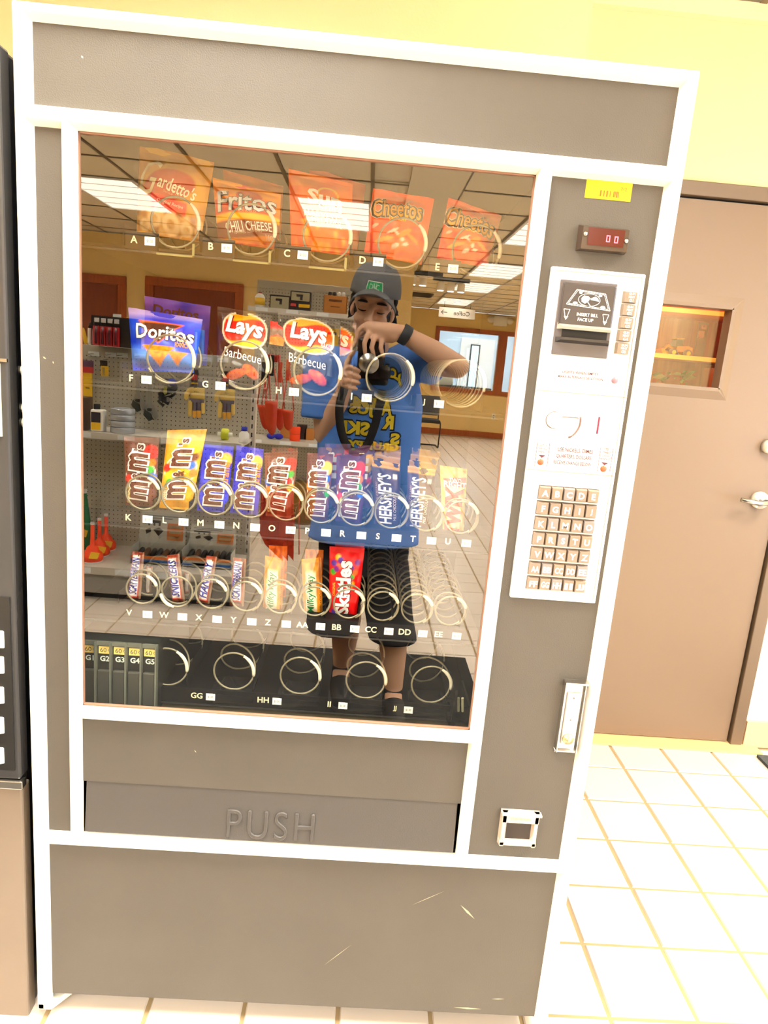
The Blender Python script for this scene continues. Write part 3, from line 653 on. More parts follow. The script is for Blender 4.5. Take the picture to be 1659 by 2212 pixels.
# delivery opening
panel('chute_panel', .080, .775, .606, .738)
MB().box(.080, .775, PD + .05, PD + .06, .49, .61).build('chute_back', M_IN, VM)
fy0, fy1 = PD + .002, PD - .006
fl_ = MB(); fl_.add([(.0905, fy0, .612), (.7605, fy0, .612), (.7615, fy1, .507), (.0895, fy1, .507), (.0905, fy0 + .008, .612), (.7605, fy0 + .008, .612), (.7615, fy1 + .008, .507), (.0895, fy1 + .008, .507)],
    [(0, 3, 2, 1), (4, 5, 6, 7), (0, 1, 5, 4), (1, 2, 6, 5), (2, 3, 7, 6), (3, 0, 4, 7)])
flap = fl_.build('delivery_flap', mat('flap_plastic', (0, 0, 0), .36, var=.1, scale=6, bump=.3, bscale=700, lcol=(.068, .064, .062, 1)), VM, bevel=.0015)
def flap_at(a, b): z = .541 + b; return (.4235 + a, fy0 + (fy1 - fy0) * (.612 - z) / .105 - .0012, z)
vs, fs = text_geo('PUSH', .0, 0, 1.15)
cu = bpy.data.curves.new('p', 'FONT'); cu.body = 'PUSH'; cu.extrude = .02; cu.bevel_depth = .018; cu.bevel_resolution = 1; cu.space_character = 1.2; cu.offset = -.018
ob = bpy.data.objects.new('p', cu); COL.objects.link(ob); dg = bpy.context.evaluated_depsgraph_get(); me = bpy.data.meshes.new_from_object(ob.evaluated_get(dg)); bpy.data.objects.remove(ob)
xs = [v.co.x for v in me.vertices]; ys = [v.co.y for v in me.vertices]; x0, x1, y0, y1 = min(xs), max(xs), min(ys), max(ys)
for v in me.vertices:
    p = flap_at((v.co.x - (x0 + x1) / 2) / (x1 - x0) * .158, (v.co.y - (y0 + y1) / 2) / (y1 - y0) * .055); v.co = (p[0], p[1] - v.co.z * .05, p[2])
mesh_obj('raised_lettering', me, mat('flap_plastic', (0, 0, 0)), flap, smooth=False)
# ---------------------------------------------------------------- control side
cp = MB().box(.806, .953, .004, PD + .004, 1.0085, 1.5445).build('control_plate', M_KEYP, VM, bevel=.002)
seam = mat('seam_line', (150, 134, 126), .6, var=0)
mb = MB()
for z in (1.3565, 1.229): mb.box(.8065, .9525, .0032, .0042, z - .0007, z + .0007)
mb.box(.812, .9475, .0032, .0042, 1.5385, 1.5395); mb.box(.9470, .9478, .0032, .0042, 1.015, 1.539)
mb.build('plate_seam', seam, cp)
# bill acceptor
M_VAL = mat('validator_grey', (86, 82, 86), .3, var=.06); M_VALD = mat('validator_dark', (58, 54, 56), .25, var=.05)
vx0, vx1, vz0, vz1 = .8215, .9105, 1.4135, 1.5265
va = MB().box(vx0, vx1, .001, .006, vz0, vz1).build('bill_acceptor', M_VAL, cp, bevel=.0015)
MB().box(vx0 + .004, vx1 - .002, -.003, .002, 1.458, 1.522).build('acceptor_face', M_VALD, cp, bevel=.002)
MB().box(vx0 + .012, vx1 - .006, -.0005, .0015, 1.4405, 1.4525).build('bill_slot', mat('slot_black', (6, 6, 7), .6), cp)
mb = MB().frustum(vx0 + .003, vx1 - .001, 1.4525, 1.4625, .001, -.010, .006, .003, .0, .006); mb.build('slot_hood', mat('hood_grey', (132, 128, 120), .2), cp)
mb = MB().frustum(vx0 + .003, vx1 - .001, 1.4325, 1.4405, .001, -.009, .006, .003, .004, .0); mb.build('slot_ledge', mat('ledge_dark', (40, 38, 40), .3), cp)
pr = MB(); y = -.0034; cx = .868; wt = lambda a, b_: (cx + a, y, 1.500 + b_)
def ring_poly(mb, pts, w, place):
    n = len(pts)
    for i in range(n):
        a = Vector((*pts[i], 0)); c = Vector((*pts[(i + 1) % n], 0)); d = (c - a); 
        if d.length < 1e-6: continue
        nn = Vector((-d.y, d.x, 0)).normalized() * w / 2
        mb.add([place(*(a - nn)[:2]), place(*(c - nn)[:2]), place(*(c + nn)[:2]), place(*(a + nn)[:2])], [(0, 1, 2, 3)])
ring_poly(pr, [(-.0345, -.010), (.0345, -.0145), (.024, .0095), (-.021, .0125)], .0011, wt)
ring_poly(pr, [(-.0315, -.0085), (.0315, -.0125), (.0225, .0078), (-.0195, .0108)], .0006, wt)
ell = [(.017 * math.cos(2 * PI * k / 24), .0092 * math.sin(2 * PI * k / 24) - .0012) for k in range(24)]; ring_poly(pr, ell, .0008, wt)
for (a, b_, r) in ((-.021, -.0075, .0038), (.0225, -.0105, .004), (-.0145, .0085, .0028), (.0165, .0062, .0028)):
    pr.add([wt(a + r * math.cos(2 * PI * k / 14), b_ + r * .6 * math.sin(2 * PI * k / 14)) for k in range(14)], [tuple(range(14))])
pr.add([wt(*p) for p in [(-.0125, .0005), (-.009, .0045), (-.002, .0042), (.001, .0015), (-.001, -.0035), (-.006, -.007), (-.0115, -.0045)]], [tuple(range(7))])
pr.add([wt(*p) for p in [(.001, .0008), (.009, .0045), (.0135, .002), (.0155, -.0025), (.009, -.0015), (.003, -.0012)]], [tuple(range(6))])
ring_poly(pr, [(-.002, -.004), (.003, -.0095), (.0028, -.0098), (-.0025, -.0045)], .0006, wt)
pr.text('INSERT BILL', front(.8685, y, 1.4765), w=.0335, h=.0048, bold=.02).text('FACE UP', front(.8665, y, 1.4690), w=.0245, h=.0048, bold=.02)
for sx, sz in ((-.0325, 1.4755), (.0290, 1.4725)):
    pl_ = lambda a, b_, sx=sx, sz=sz: (cx + sx + a, y, sz + b_)
    ring_poly(pr, [(-.0048, .007), (.0048, .007), (.0015, -.004), (-.0015, -.004)], .0009, pl_)
    pr.add([pl_(-.0034, -.0035), pl_(0, -.009), pl_(.0034, -.0035)], [(0, 1, 2)])
pr.build('bill_print', mat('print_white', (238, 238, 236), .5, var=0), cp)
# gum mint buttons
for k in range(5):
    x, z = .9317, 1.5085 - .0193 * k
    kb = MB().frustum(x - .0108, x + .0108, z - .0088, z + .0088, .004, -.003, .0022, .0014, .0012, .0012)
    kb.text('GUM', front(x + .0015, -.0034, z + .0048), w=.0095, h=.0036, bold=.02, m=1).text('MINT', front(x + .0015, -.0034, z + .0002), w=.0098, h=.0036, bold=.02, m=1).text('G%d' % (k + 1), front(x + .0015, -.0034, z - .0051), h=.0046, bold=.02, m=1)
    kb.build('mint_button', [mat('key_taupe', (124, 110, 98), .25, var=.08), mat('print_white', (238, 238, 236))], cp)
# texts on the plate
M_RED = mat('maroon_print', (92, 40, 52), .6, var=0)
tx = MB(); nt = [MB(), MB()]; y = .0034
tx2 = MB(); tx2.text('LIGHTS WHEN EMPTY', front(.8725, y, 1.3885), w=.058, h=.0042, bold=.02).text('MAKE ALTERNATE SELECTION', front(.8735, y, 1.3810), w=.072, h=.0040, bold=.02)
tx2.build('empty_lettering', M_RED, cp)
tx.text('USE NICKELS, DIMES', front(.8815, y, 1.2650), w=.058, h=.0075, bold=.02).text('QUARTERS, DOLLARS', front(.8805, y, 1.2545), w=.058, h=.0072, bold=.02).text('RECEIVE CHANGE BELOW', front(.8795, y, 1.2445), w=.062, h=.0058, bold=.02).text('AUTOMATIC PRODUCTS', front(.8755, y, 1.2372), w=.032, h=.0032)
tx.build('coin_lettering', M_RED, cp)
for x, ls, tx in ((.8285, ('OUT OF', 'SERVICE', 'WHEN LIT'), nt[0]), (.9325, ('USE', 'CORRECT', 'CHANGE', 'WHEN LIT'), nt[1])):
    for i, s_ in enumerate(ls): tx.text(s_, front(x, y, 1.2695 - .0052 * i - (.0 if len(ls) == 3 else -.002)), w=.0035 * len(s_) * .62, h=.0034, bold=.02)
    z = 1.2540 if len(ls) == 3 else 1.2500
    tx.add([(x - .006, y, z), (x, y, z - .005), (x + .006, y, z)], [(0, 1, 2)])
    for s in (-1, 1): tx.box(x + s * .0102 - .0004, x + s * .0102 + .0004, y - .0001, y, 1.2350, 1.2735)
    tx.box(x - .0102, x + .0102, y - .0001, y, 1.2730, 1.2735)
    tx.build('notice_print', M_RED, cp)
for x, z in ((.8275, 1.2425), (.9318, 1.2395)): MB().lathe([(.001, .0065), (.0052, .0065), (.0054, .004), (.001, .004)], (x, .0095, z), 18, axis='y').build('status_lamp', mat('lamp_peach', (196, 84, 52), .3, var=.03), cp, True)
MB().lathe([(.001, .006), (.0052, .006), (.0056, .003), (.001, .003)], (.9285, .0095, 1.3815), 18, axis='y').build('empty_lamp', mat('lamp_lilac', (140, 110, 122), .15, var=.03), cp, True)
# coin return button and slot
M_CHR = mat('polished_chrome', (236, 234, 230), .12, .95, var=0)
mb = MB(); x, z = .8405, 1.3115
mb.lathe([(.001, .0105), (.0095, .0105), (.0125, .006), (.013, 0)], (x, .004, z), 22, axis='y')
mb.build('return_button', mat('button_white', (240, 236, 230), .25), cp, True)
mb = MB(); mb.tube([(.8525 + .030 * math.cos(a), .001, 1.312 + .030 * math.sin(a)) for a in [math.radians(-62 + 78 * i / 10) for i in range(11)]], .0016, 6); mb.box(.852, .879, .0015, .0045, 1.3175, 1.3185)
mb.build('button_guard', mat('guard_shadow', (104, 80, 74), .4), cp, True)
MB().tube([(x + .0132 * math.cos(2 * PI * k / 28), .0035, z + .0132 * math.sin(2 * PI * k / 28)) for k in range(28)], .0007, 6, closed=True).build('rim_shade_ring', mat('guard_shadow', (104, 80, 74), .4), cp, True)  # dark ring put in for the shading round the button
sl = MB().frustum(.9035, .9185, 1.2915, 1.3325, .004, .000, .004, .004, .006, .006).build('coin_bezel', M_KEYP, cp)
MB().box(.9100, .9128, -.0008, .0005, 1.2955, 1.3225).build('coin_slot', mat('slot_maroon', (112, 16, 56), .5, var=0), cp)
# selection keys
rows = [['A', 'B', 'C', 'D', 'E'], ['F', 'G', 'H', 'I', 'J'], ['K', 'L', 'M', 'N', 'O'], ['P', 'R', 'S', 'T', 'U'], ['V', 'W', 'X', 'Y', 'Z'], ['AA', 'BB', 'CC', 'DD', 'EE'], ['FF', 'GG', 'HH', 'II', 'JJ']]
keym = [mat('key_taupe', (124, 110, 98), .25, var=.08), mat('key_grey', (124, 116, 112), .25, var=.08), mat('key_sand', (132, 114, 98), .25, var=.08)]
for r, row in enumerate(rows):
    z = 1.1935 - .02585 * r
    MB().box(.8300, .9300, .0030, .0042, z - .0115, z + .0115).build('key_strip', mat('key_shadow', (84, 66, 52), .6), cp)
    for k, L in enumerate(row):
        x = .8400 + .0200 * k
        kb = MB().frustum(x - .0097, x + .0097, z - .0107, z + .0107, .004, -.003, .0018, .0012, .0010, .0022).text(L, front(x + .0004, -.0034, z - .0008), h=.0108, w=None if len(L) == 1 else .0135, bold=.035, m=1)
        kb.build('selection_key', [keym[(r * 3 + k * 5 + r * k) % 3], mat('print_white', (238, 238, 236))], cp)
# price display
dp = MB().frustum(.8405, .9165, 1.571, 1.6085, PD, PD - .014, .004, .0015, .0015, .004).build('display_bezel', mat('bezel_smoke', (64, 52, 44), .15), VM)
MB().box(.8530, .9085, PD - .0148, PD - .0135, 1.5785, 1.6035).build('display_window', mat('display_red', (64, 9, 7), .12, var=0, emit=.5), dp)
seg = MB()
def digit(x, z, w, h, t):
    y = PD - .0152
    seg.box(x - w, x + w, y, y + .0003, z + h - t, z + h); seg.box(x - w, x + w, y, y + .0003, z - h, z - h + t)
    for s in (-1, 1): seg.box(x + s * w - t / 2, x + s * w + t / 2, y, y + .0003, z - h, z + h)
digit(.8840, 1.5895, .0022, .0048, .0013); digit(.8965, 1.5890, .0022, .0048, .0013)
seg.build('lit_digits', mat('led_red', (255, 90, 110), .4, var=0, emit=1.6), dp)
for x, z in ((.8485, 1.5935), (.9120, 1.5885)): MB().lathe([(.001, .004), (.0030, .003), (.0034, 0)], (x, PD - .0135, z), 14, axis='y').build('screw', M_STEEL, dp, True)
# inventory sticker
st = MB().box(.8435, .9140, PD - .0006, PD, 1.6475, 1.6745, 0)
for i, (dx, w) in enumerate(((0, .0022), (.0055, .0016), (.0098, .0024), (.0152, .0012), (.0205, .0016), (.0228, .0012), (.0250, .0020), (.0278, .0012))): st.box(.8660 + dx, .8660 + dx + w, PD - .0008, PD - .0005, 1.6515, 1.6600, 1)
st.text('712', front(.9015, PD - .0009, 1.6640), h=.0045, m=1)
st.build('stock_sticker', [mat('sticker_gold', (236, 178, 14), .4, var=0), mat('sticker_ink', (150, 84, 10), .6, var=0)], VM)
# lock handle
hd = MB(); hd.frustum(.919, .962, .7265, .864, PD, PD - .004, .001, .001, .001, .001); hb = hd.build('handle_plate', M_CHR, VM)
rim = MB(); rim.frustum(.9195, .9255, .7275, .8625, PD - .003, PD - .011, .003, .001, 0, 0); rim.frustum(.957, .9625, .7275, .8625, PD - .003, PD - .011, .001, .003, 0, 0); rim.frustum(.919, .963, .8525, .8650, PD - .003, PD - .016, .002, .002, .008, .001); rim.frustum(.9195, .962, .7265, .733, PD - .003, PD - .009, .001, .001, .001, .003)
rim.build('handle_rim', M_STEEL, hb)
MB().box(.9285, .9535, PD - .0075, PD - .003, .742, .842).build('handle_grip', mat('satin_metal', (226, 216, 206), .35, .5), hb, bevel=.002)
MB().lathe([(.001, .008), (.0045, .008), (.005, .0055), (.0095, .005), (.0105, 0)], (.941, PD - .0065, .7535), 22, axis='y').build('lock_cylinder', mat('brass_lock', (206, 190, 150), .25, .8), hb, True)
for z in (.832, .79): MB().lathe([(.001, .0012), (.0014, .001), (.0016, 0)], (.941, PD - .0074, z), 10, axis='y').build('rivet', mat('rivet_dark', (120, 104, 92), .4), hb)
# coin return cup
cr = MB(); x0, x1, z0, z1 = .8410, .9125, .5315, .6015; ix0, ix1, iz0, iz1 = .8555, .8985, .5440, .5805
cr.frustum(x0, x1, iz1, z1, PD, PD - .011, .002, .002, 0, .003); cr.frustum(x0, x1, z0, iz0, PD, PD - .011, .002, .002, .002, .005); cr.frustum(x0, ix0, z0, z1, PD, PD - .011, .003, .005, 0, 0); cr.frustum(ix1, x1, z0, z1, PD, PD - .011, .005, .003, 0, 0)
cr.box(x0 - .001, x1 + .001, PD - .016, PD - .004, z1 - .004, z1)
cc_ = cr.build('coin_return_frame', mat('cast_metal', (232, 216, 200), .3, .55), VM)
MB().box(ix0 - .002, ix1 + .002, PD - .003, PD - .001, iz0 - .002, iz1 + .002).build('coin_cup', mat('cup_dark', (52, 44, 42), .3), cc_)
MB().text('COIN RETURN', front(.8765, PD - .0113, .589), w=.038, h=.004).build('cup_lettering', mat('cup_ink', (200, 160, 130), .6, var=0), cc_)
# feet and corner bracket
for x in (.10, .885):
    for y in (.08, .78):
        f = MB(); f.lathe([(.026, 0), (.026, .012), (.012, .018), (.012, ZB)], (x, y, 0), 16); f.build('leveling_foot', mat('foot_rubber', (96, 44, 30), .6), VM, True)
br = MB(); br.poly([(0, .0, .118), (.026, .0, .118), (.058, .045, .118), (.058, .06, .118), (0, .06, .118)], (0, 0, .014)); br.build('hinge_bracket', mat('bracket_grey', (206, 204, 190), .4), VM, bevel=.002)
# scuffs
sc_ = MB()
for px0, py0, px1, py1, w in ((995, 1955, 1025, 1985, .0022), (980, 2176, 1040, 2180, .0020), (890, 1955, 960, 1925, .0006), (700, 2085, 760, 2040, .0005), (1062, 2158, 1090, 2158, .0012), (175, 120, 180, 126, .0014), (420, 1620, 424, 1626, .0008), (114, 780, 116, 786, .0012), (92, 770, 100, 776, .0014)):
    a = at(px0, py0, PD - .0004); c = at(px1, py1, PD - .0004); d = (c - a).normalized(); nn = Vector((-d.z, 0, d.x)) * w; md = (a + c) / 2
    sc_.add([a, md - nn, c, md + nn], [(0, 1, 2, 3)])
sc_.build('scuff_marks', mat('scuff_pale', (176, 168, 140), .8, var=.2), VM, kind='stuff')
# ================================================================== drinks machine next to it
NM = empty('drinks_vending_machine', (-.48, .4, 0), 'dark drinks vending machine standing beside the snack machine', 'vending machine')
M_NB = mat('drinks_black', (0, 0, 0), .3, var=.12, scale=4, lcol=(.012, .012, .014, 1)); M_NF = mat('drinks_face', (0, 0, 0), .22, var=.15, scale=5, lcol=(.045, .045, .047, 1)); M_NL = mat('drinks_lower', (0, 0, 0), .35, var=.12, scale=5, lcol=(.17, .135, .105, 1))
MB().box(-.93, -.022, .03, .85, .06, 1.775).build('cabinet', M_NB, NM, bevel=.006)
MB().box(-.93, -.019, .0, .03, .608, 1.775).build('front_door', M_NF, NM, bevel=.004)
MB().box(-.93, -.017, .0, .03, .06, .592).build('lower_door', M_NL, NM, bevel=.004)
MB().box(-.93, -.014, -.006, .012, .592, .608).build('chrome_trim', M_STEEL, NM, bevel=.002)
MB().box(-.93, -.020, -.002, .004, 1.331, 1.336).build('chrome_trim', M_STEEL, NM)
MB().box(-.9, -.031, -.003, .002, 1.215, 1.328).build('display_frame', mat('display_cream', (236, 226, 190), .4), NM); MB().box(-.89, -.0345, -.004, .0, 1.220, 1.324).build('display_glass', M_NB, NM)
MB().box(-.9, -.027, -.003, .0, .628, .648 + .30).build('button_panel', mat('button_panel', (34, 34, 34), .3), NM)
for py in (1380, 1435, 1500, 1565, 1630):
    p = at(8, py, 0); 
    MB().frustum(-.12, p.x + .004 - (.0), p.z - .017, p.z + .017, .0, -.012, .006, .006, .005, .005).build('drink_button', mat('drink_button_white', (226, 222, 208), .3), NM, bevel=.002)
for py in (800, 881, 912): p = at(41 if py != 800 else 44, py, .05); MB().lathe([(.001, .006), (.006, .004), (.008, 0)], (-.022, .05, p.z), 14, axis='x').build('bolt', mat('bolt_ivory', (226, 222, 200), .4), NM, True)
for x in (-.85, -.08):
    for y in (.1, .75): MB().lathe([(.025, 0), (.025, .02), (.014, .03), (.014, .06)], (x, y, 0), 14).build('leveling_foot', M_BLACK, NM, True)
# ================================================================== snacks
M_WRAP = print_mat('wrapper_print', .34, .35, 40.0, coat=.06, spec=.35)
M_WRAPD = print_mat('wrapper_dark', .2, .3, 34.0, coat=.2, spec=.4)
def C3(c):
    r = lin(c)[:3]; l = .3 * r[0] + .55 * r[1] + .15 * r[2]; return tuple(max(.002, l + (x - l) * 1.18) for x in r)
def mixc(a, b, t): t = max(0.0, min(1.0, t)); return tuple(a[i] + (b[i] - a[i]) * t for i in range(3))
def inside(d, soft): return max(0.0, min(1.0, .5 - d / soft))
def pouch(name, label, cat, group, px, y, bulge, colf, decals=(), nu=30, nv=44, lean=0.02, seal=.07, seed=0, m=None, wr=.0022, zig=0.0, backc=None):
    TL, TR, BR, BL = px
    tl = at(TL[0], TL[1], y + lean); tr = at(TR[0], TR[1], y + lean); br = at(BR[0], BR[1], y); bl = at(BL[0], BL[1], y)
    n = (tr - tl).cross(bl - tl).normalized()
    if n.y > 0: n = -n
    W = ((tr - tl).length + (br - bl).length) / 2; H = ((tl - bl).length + (tr - br).length) / 2
    rnd = random.Random(seed); ph = [rnd.uniform(0, 6.28) for _ in range(6)]
    def surf(u, v, side=1, off=0.0):
        p = (bl * (1 - u) + br * u) * (1 - v) + (tl * (1 - u) + tr * u) * v
        e = max(0.0, 1 - abs(2 * u - 1) ** 2.4) ** .8
        s0 = max(0.0, min(1.0, (v - seal * .6) / .22)); s1 = max(0.0, min(1.0, (1 - seal - v) / .28))
        sv = (math.sin(s0 * PI / 2)) * (math.sin(s1 * PI / 2)) if s1 > 0 and s0 > 0 else 0.0
        d = bulge * e * sv * (1.0 + .25 * (.5 - v))
        w = wr * (math.sin(u * 9 + v * 5 + ph[0]) * math.sin(v * 13 + ph[1]) + .7 * noise.noise(Vector((u * 7 + ph[2], v * 9 + ph[3], 0)))) * min(1, e * 2)
        crimp = .0006 * math.sin(v * H / .0011) if (v > 1 - seal or v < seal * .6) else 0
        return p + n * ((d + (w if side > 0 else w * .4)) * side + off + (.0005 if side > 0 else -.0005) + (crimp if side > 0 else 0))
    mb = MB()
    vs = []; cs = []
    for j in range(nv + 1):
        for i in range(nu + 1):
            u, v = i / nu, j / nv; vs.append(surf(u, v)); c = colf(u, v)
            if v > 1 - seal or v < seal * .5: c = tuple(x * .92 for x in c)
            cs.append(c)
    fs = []
    for j in range(nv):
        for i in range(nu): a = j * (nu + 1) + i; fs.append((a, a + 1, a + nu + 2, a + nu + 1))
    mb.add(vs, fs, 0, cs)
    bu, bv = max(6, nu // 3), max(8, nv // 3); vs = []; bc = backc or colf(.03, .5)
    for j in range(bv + 1):
        for i in range(bu + 1): vs.append(surf(i / bu, j / bv, -1))
    fs = []
    for j in range(bv):
        for i in range(bu): a = j * (bu + 1) + i; fs.append((a, a + bu + 1, a + bu + 2, a + 1))
    mb.add(vs, fs, 0, bc)
    for k, d in enumerate(decals):
        st, u, v, h, w, rot, c = d[:7]; bold = d[7] if len(d) > 7 else 0.0; sh = d[8] if len(d) > 8 else 0.0; arc = d[9] if len(d) > 9 else 0.0; lift = d[10] if len(d) > 10 else .0016
        sp = d[11] if len(d) > 11 else 1.0
        def pl(a, b, u=u, v=v, arc=arc, lift=lift, k=k, rot=rot):
            if arc:
                ca, sa = math.cos(-rot), math.sin(-rot); x = a * ca - b * sa; yy = a * sa + b * ca; yy += arc * (1 - (x / (.03)) ** 2) * .01
                a, b = x * math.cos(rot) - yy * math.sin(rot), x * math.sin(rot) + yy * math.cos(rot)
            return surf(min(1, max(0, u + a / W)), min(1, max(0, v + b / H)), 1, lift + .00015 * k)
        mb.text(st, pl, h=h, w=w, col=C3(c), bold=bold, shear=sh, rot=rot, spacing=sp, res=2, fine=.16 if (h or 1) > .012 else .5)
    o = mb.build(name, m or M_WRAP, None, True); tag(o, label, cat, group)
    SNACKS.append(o); return o
SNACKS = []
def fbm(u, v, s, k=0.0): return noise.noise(Vector((u * s + k, v * s * 1.2, k)))
G1_, G2_, G3_, G4_ = 'snack bags in the top tray', 'snack bags in the second tray', 'candy packs in the third tray', 'candy bars in the fourth tray'
# ---- top tray
def c_gard(u, v):
    base = mixc(C3((214, 158, 62)), C3((188, 122, 44)), .5 + fbm(u, v, 4, 1) * .9)
    if v > .72: base = mixc(base, C3((198, 128, 40)), .5 + fbm(u, v, 9, 5))
    c, s = math.cos(-.33), math.sin(-.33); x, y = (u - .47), (v - .57) * 1.25; X = x * c - y * s; Y = x * s + y * c
    base = mixc(base, C3((186, 66, 50)), inside(((X / .37) ** 2 + (Y / .23) ** 2 - 1) * .1, .02))
    base = mixc(base, C3((228, 52, 40)), inside(max(abs(u - .50) - .26, abs(v - .335 + (u - .5) * .12) - .085), .02))
    if v < .27:
        t = fbm(u, v, 11, 3); base = mixc(base, C3((226, 184, 124)) if t > 0 else C3((160, 104, 48)), min(1, abs(t) * 3) * inside(abs(v - .13) - .13, .05))
        for (a, b, r) in ((.30, .17, .10), (.55, .13, .13), (.78, .10, .09), (.14, .10, .08)):
            d = math.hypot(u - a, (v - b) * 1.3); base = mixc(base, C3((238, 204, 150)), inside(abs(d - r * .75) - r * .3, .03))
    return base
pouch('snack_bag', 'tan snack bag with a red oval and cream script in slot A', 'snack bag', G1_, ((302, 311), (463, 351), (433, 523), (295, 504)), .152, .022, c_gard,
      [('G', .20, .625, .060, .034, -.1, (238, 224, 184), .0, .35), ('ardetto\'s', .60, .555, .0225, .064, -.2, (240, 228, 196), .015, .12), ('Since 1932', .56, .465, .004, .035, -.2, (220, 160, 120)), ('Original Recipe', .53, .345, .0075, .045, -.12, (246, 206, 190), .01)], 44, 60, seed=1)
def c_frit(u, v):
    base = mixc(C3((246, 158, 16)), C3((226, 126, 10)), .4 + fbm(u, v, 4, 2))
    vv = v - (u - .5) * .16
    base = mixc(base, C3((206, 62, 34)), inside(abs(vv - .60) - .12, .02) * inside(abs(u - .42) - .5, .03))
    base = mixc(base, C3((255, 206, 70)), inside(abs(vv - .42) - .045, .03))
    base = mixc(base, C3((124, 50, 26)), inside(abs(vv - .23) - .12, .015))
    base = mixc(base, C3((214, 90, 34)), inside(vv - .045, .03) * (.6 + fbm(u, v, 12, 1)))
    d = math.hypot((u - .55), (v - .74) * 1.1) - .2; base = mixc(base, C3((206, 62, 40)), inside(d, .02) * inside(.62 - vv, .02))
    return base
pouch('snack_bag', 'orange corn chip bag with silver lettering and a brown band in slot B', 'snack bag', G1_, ((459, 383), (607, 420), (601, 540), (471, 521)), .152, .020, c_frit,
      [('Fritos', .49, .66, .034, .104, .14, (58, 54, 70), .05, .2), ('Fritos', .49, .662, .033, .103, .14, (214, 222, 226), .014, .2), ('B R A N D', .52, .50, .0035, .03, .1, (255, 180, 140)), ('CHILI CHEESE', .53, .255, .0155, .082, .17, (248, 238, 226), .01), ('FLAVORED CORN CHIPS', .52, .175, .004, .05, .15, (226, 200, 180)), ('160', .86, .14, .008, .012, .1, (220, 190, 170))], 44, 56, seed=2)
pouch('snack_bag', 'second orange corn chip bag peeking from behind in slot B', 'snack bag', G1_, ((482, 366), (612, 402), (606, 520), (486, 505)), .195, .014, lambda u, v: mixc(C3((230, 130, 20)), C3((196, 90, 14)), .5 + fbm(u, v, 4, 7)), [], 20, 26, seed=21)
def c_sun(u, v):
    base = mixc(C3((252, 128, 30)), C3((244, 96, 14)), .5 + fbm(u, v, 3, 4))
    if v > .78: base = mixc(base, C3((255, 168, 90)), .4 * inside(abs(u - .35 - (v - .9)) - .2, .2))
    base = mixc(base, C3((255, 196, 66)), inside(abs(math.hypot(u - .62, (v - .70) * 1.2) - .16) - .012, .02))
    if v < .36:
        t = fbm(u * 1.6, v, 6, 9); base = mixc(base, C3((255, 176, 66)), max(0, t) * 1.8 * inside(abs(u - .5) - .42, .1))
    return base
pouch('snack_bag', 'orange multigrain chip bag with pale lettering in slot C', 'snack bag', G1_, ((623, 364), (762, 397), (757, 553), (629, 537)), .152, .022, c_sun,
      [('Sun', .57, .655, .026, .058, -.03, (255, 244, 226), .04), ('CHIPS', .66, .555, .0125, .040, -.05, (255, 240, 220), .03), ('HARVEST', .52, .43, .0125, .060, -.04, (255, 226, 170), .03), ('CHEDDAR', .56, .36, .0125, .062, -.04, (255, 226, 170), .03)], 40, 54, seed=3)
pouch('snack_bag', 'second orange multigrain chip bag showing its crumpled edge in slot C', 'snack bag', G1_, ((668, 360), (790, 400), (772, 540), (676, 530)), .20, .014, lambda u, v: mixc(C3((236, 104, 20)), C3((210, 74, 10)), .5 + fbm(u, v, 5, 8)), [], 20, 26, seed=31)
def c_chee(k):
    def f(u, v):
        base = mixc(C3((255, 122, 20)), C3((250, 92, 8)), .5 + fbm(u, v, 3, k))
        if v < .5:
            t = fbm(u, v, 7, k + 2); base = mixc(base, C3((240, 60, 18)), max(0, t) * 1.6)
            base = mixc(base, C3((226, 46, 24)), inside(u + v * .8 - .30, .05))
            for (a, b, w, h, r) in ((.42, .36, .10, .022, .5), (.50, .335, .07, .02, -.5), (.60, .26, .035, .035, 0), (.66, .20, .05, .022, .2), (.12, .42, .05, .03, .4), (.5, .16, .06, .03, .3)):
                x = (u - a) * math.cos(r) + (v - b) * math.sin(r); y = -(u - a) * math.sin(r) + (v - b) * math.cos(r)
                base = mixc(base, C3((240, 226, 206)), inside((x / w) ** 2 + (y / h) ** 2 - 1, .5))
            for (a, b, w, h, r) in ((.62, .36, .12, .045, .6), (.30, .22, .16, .03, .3), (.76, .30, .12, .03, -.5)):
                x = (u - a) * math.cos(r) + (v - b) * math.sin(r); y = -(u - a) * math.sin(r) + (v - b) * math.cos(r)
                base = mixc(base, C3((255, 150, 40)), inside((x / w) ** 2 + (y / h) ** 2 - 1, .4))
        return base
    return f
def cheetos(u, v, r): return [('Cheetos', u, v, .0375, .092, r, (250, 240, 224), .11, .0, 0, .0015), ('Cheetos', u, v, .036, .089, r, (46, 34, 26), .075, .0, 0, .0019), ('Cheetos', u, v, .031, .082, r, (232, 170, 30), .012, .0, 0, .0024), ('CRUNCHY', u + .03, v - .17, .005, .03, r, (255, 214, 60), .02)]
pouch('snack_bag', 'orange cheese puff bag with brown and gold lettering in slot D', 'snack bag', G1_, ((806, 407), (938, 430), (911, 572), (786, 549)), .152, .021, c_chee(1), cheetos(.44, .70, .06), 44, 54, seed=4)
pouch('snack_bag', 'orange cheese puff bag slumped in slot E of the top tray', 'snack bag', G1_, ((969, 427), (1084, 466), (1052, 578), (943, 558)), .152, .020, c_chee(2), cheetos(.47, .66, -.06), 44, 52, seed=5)
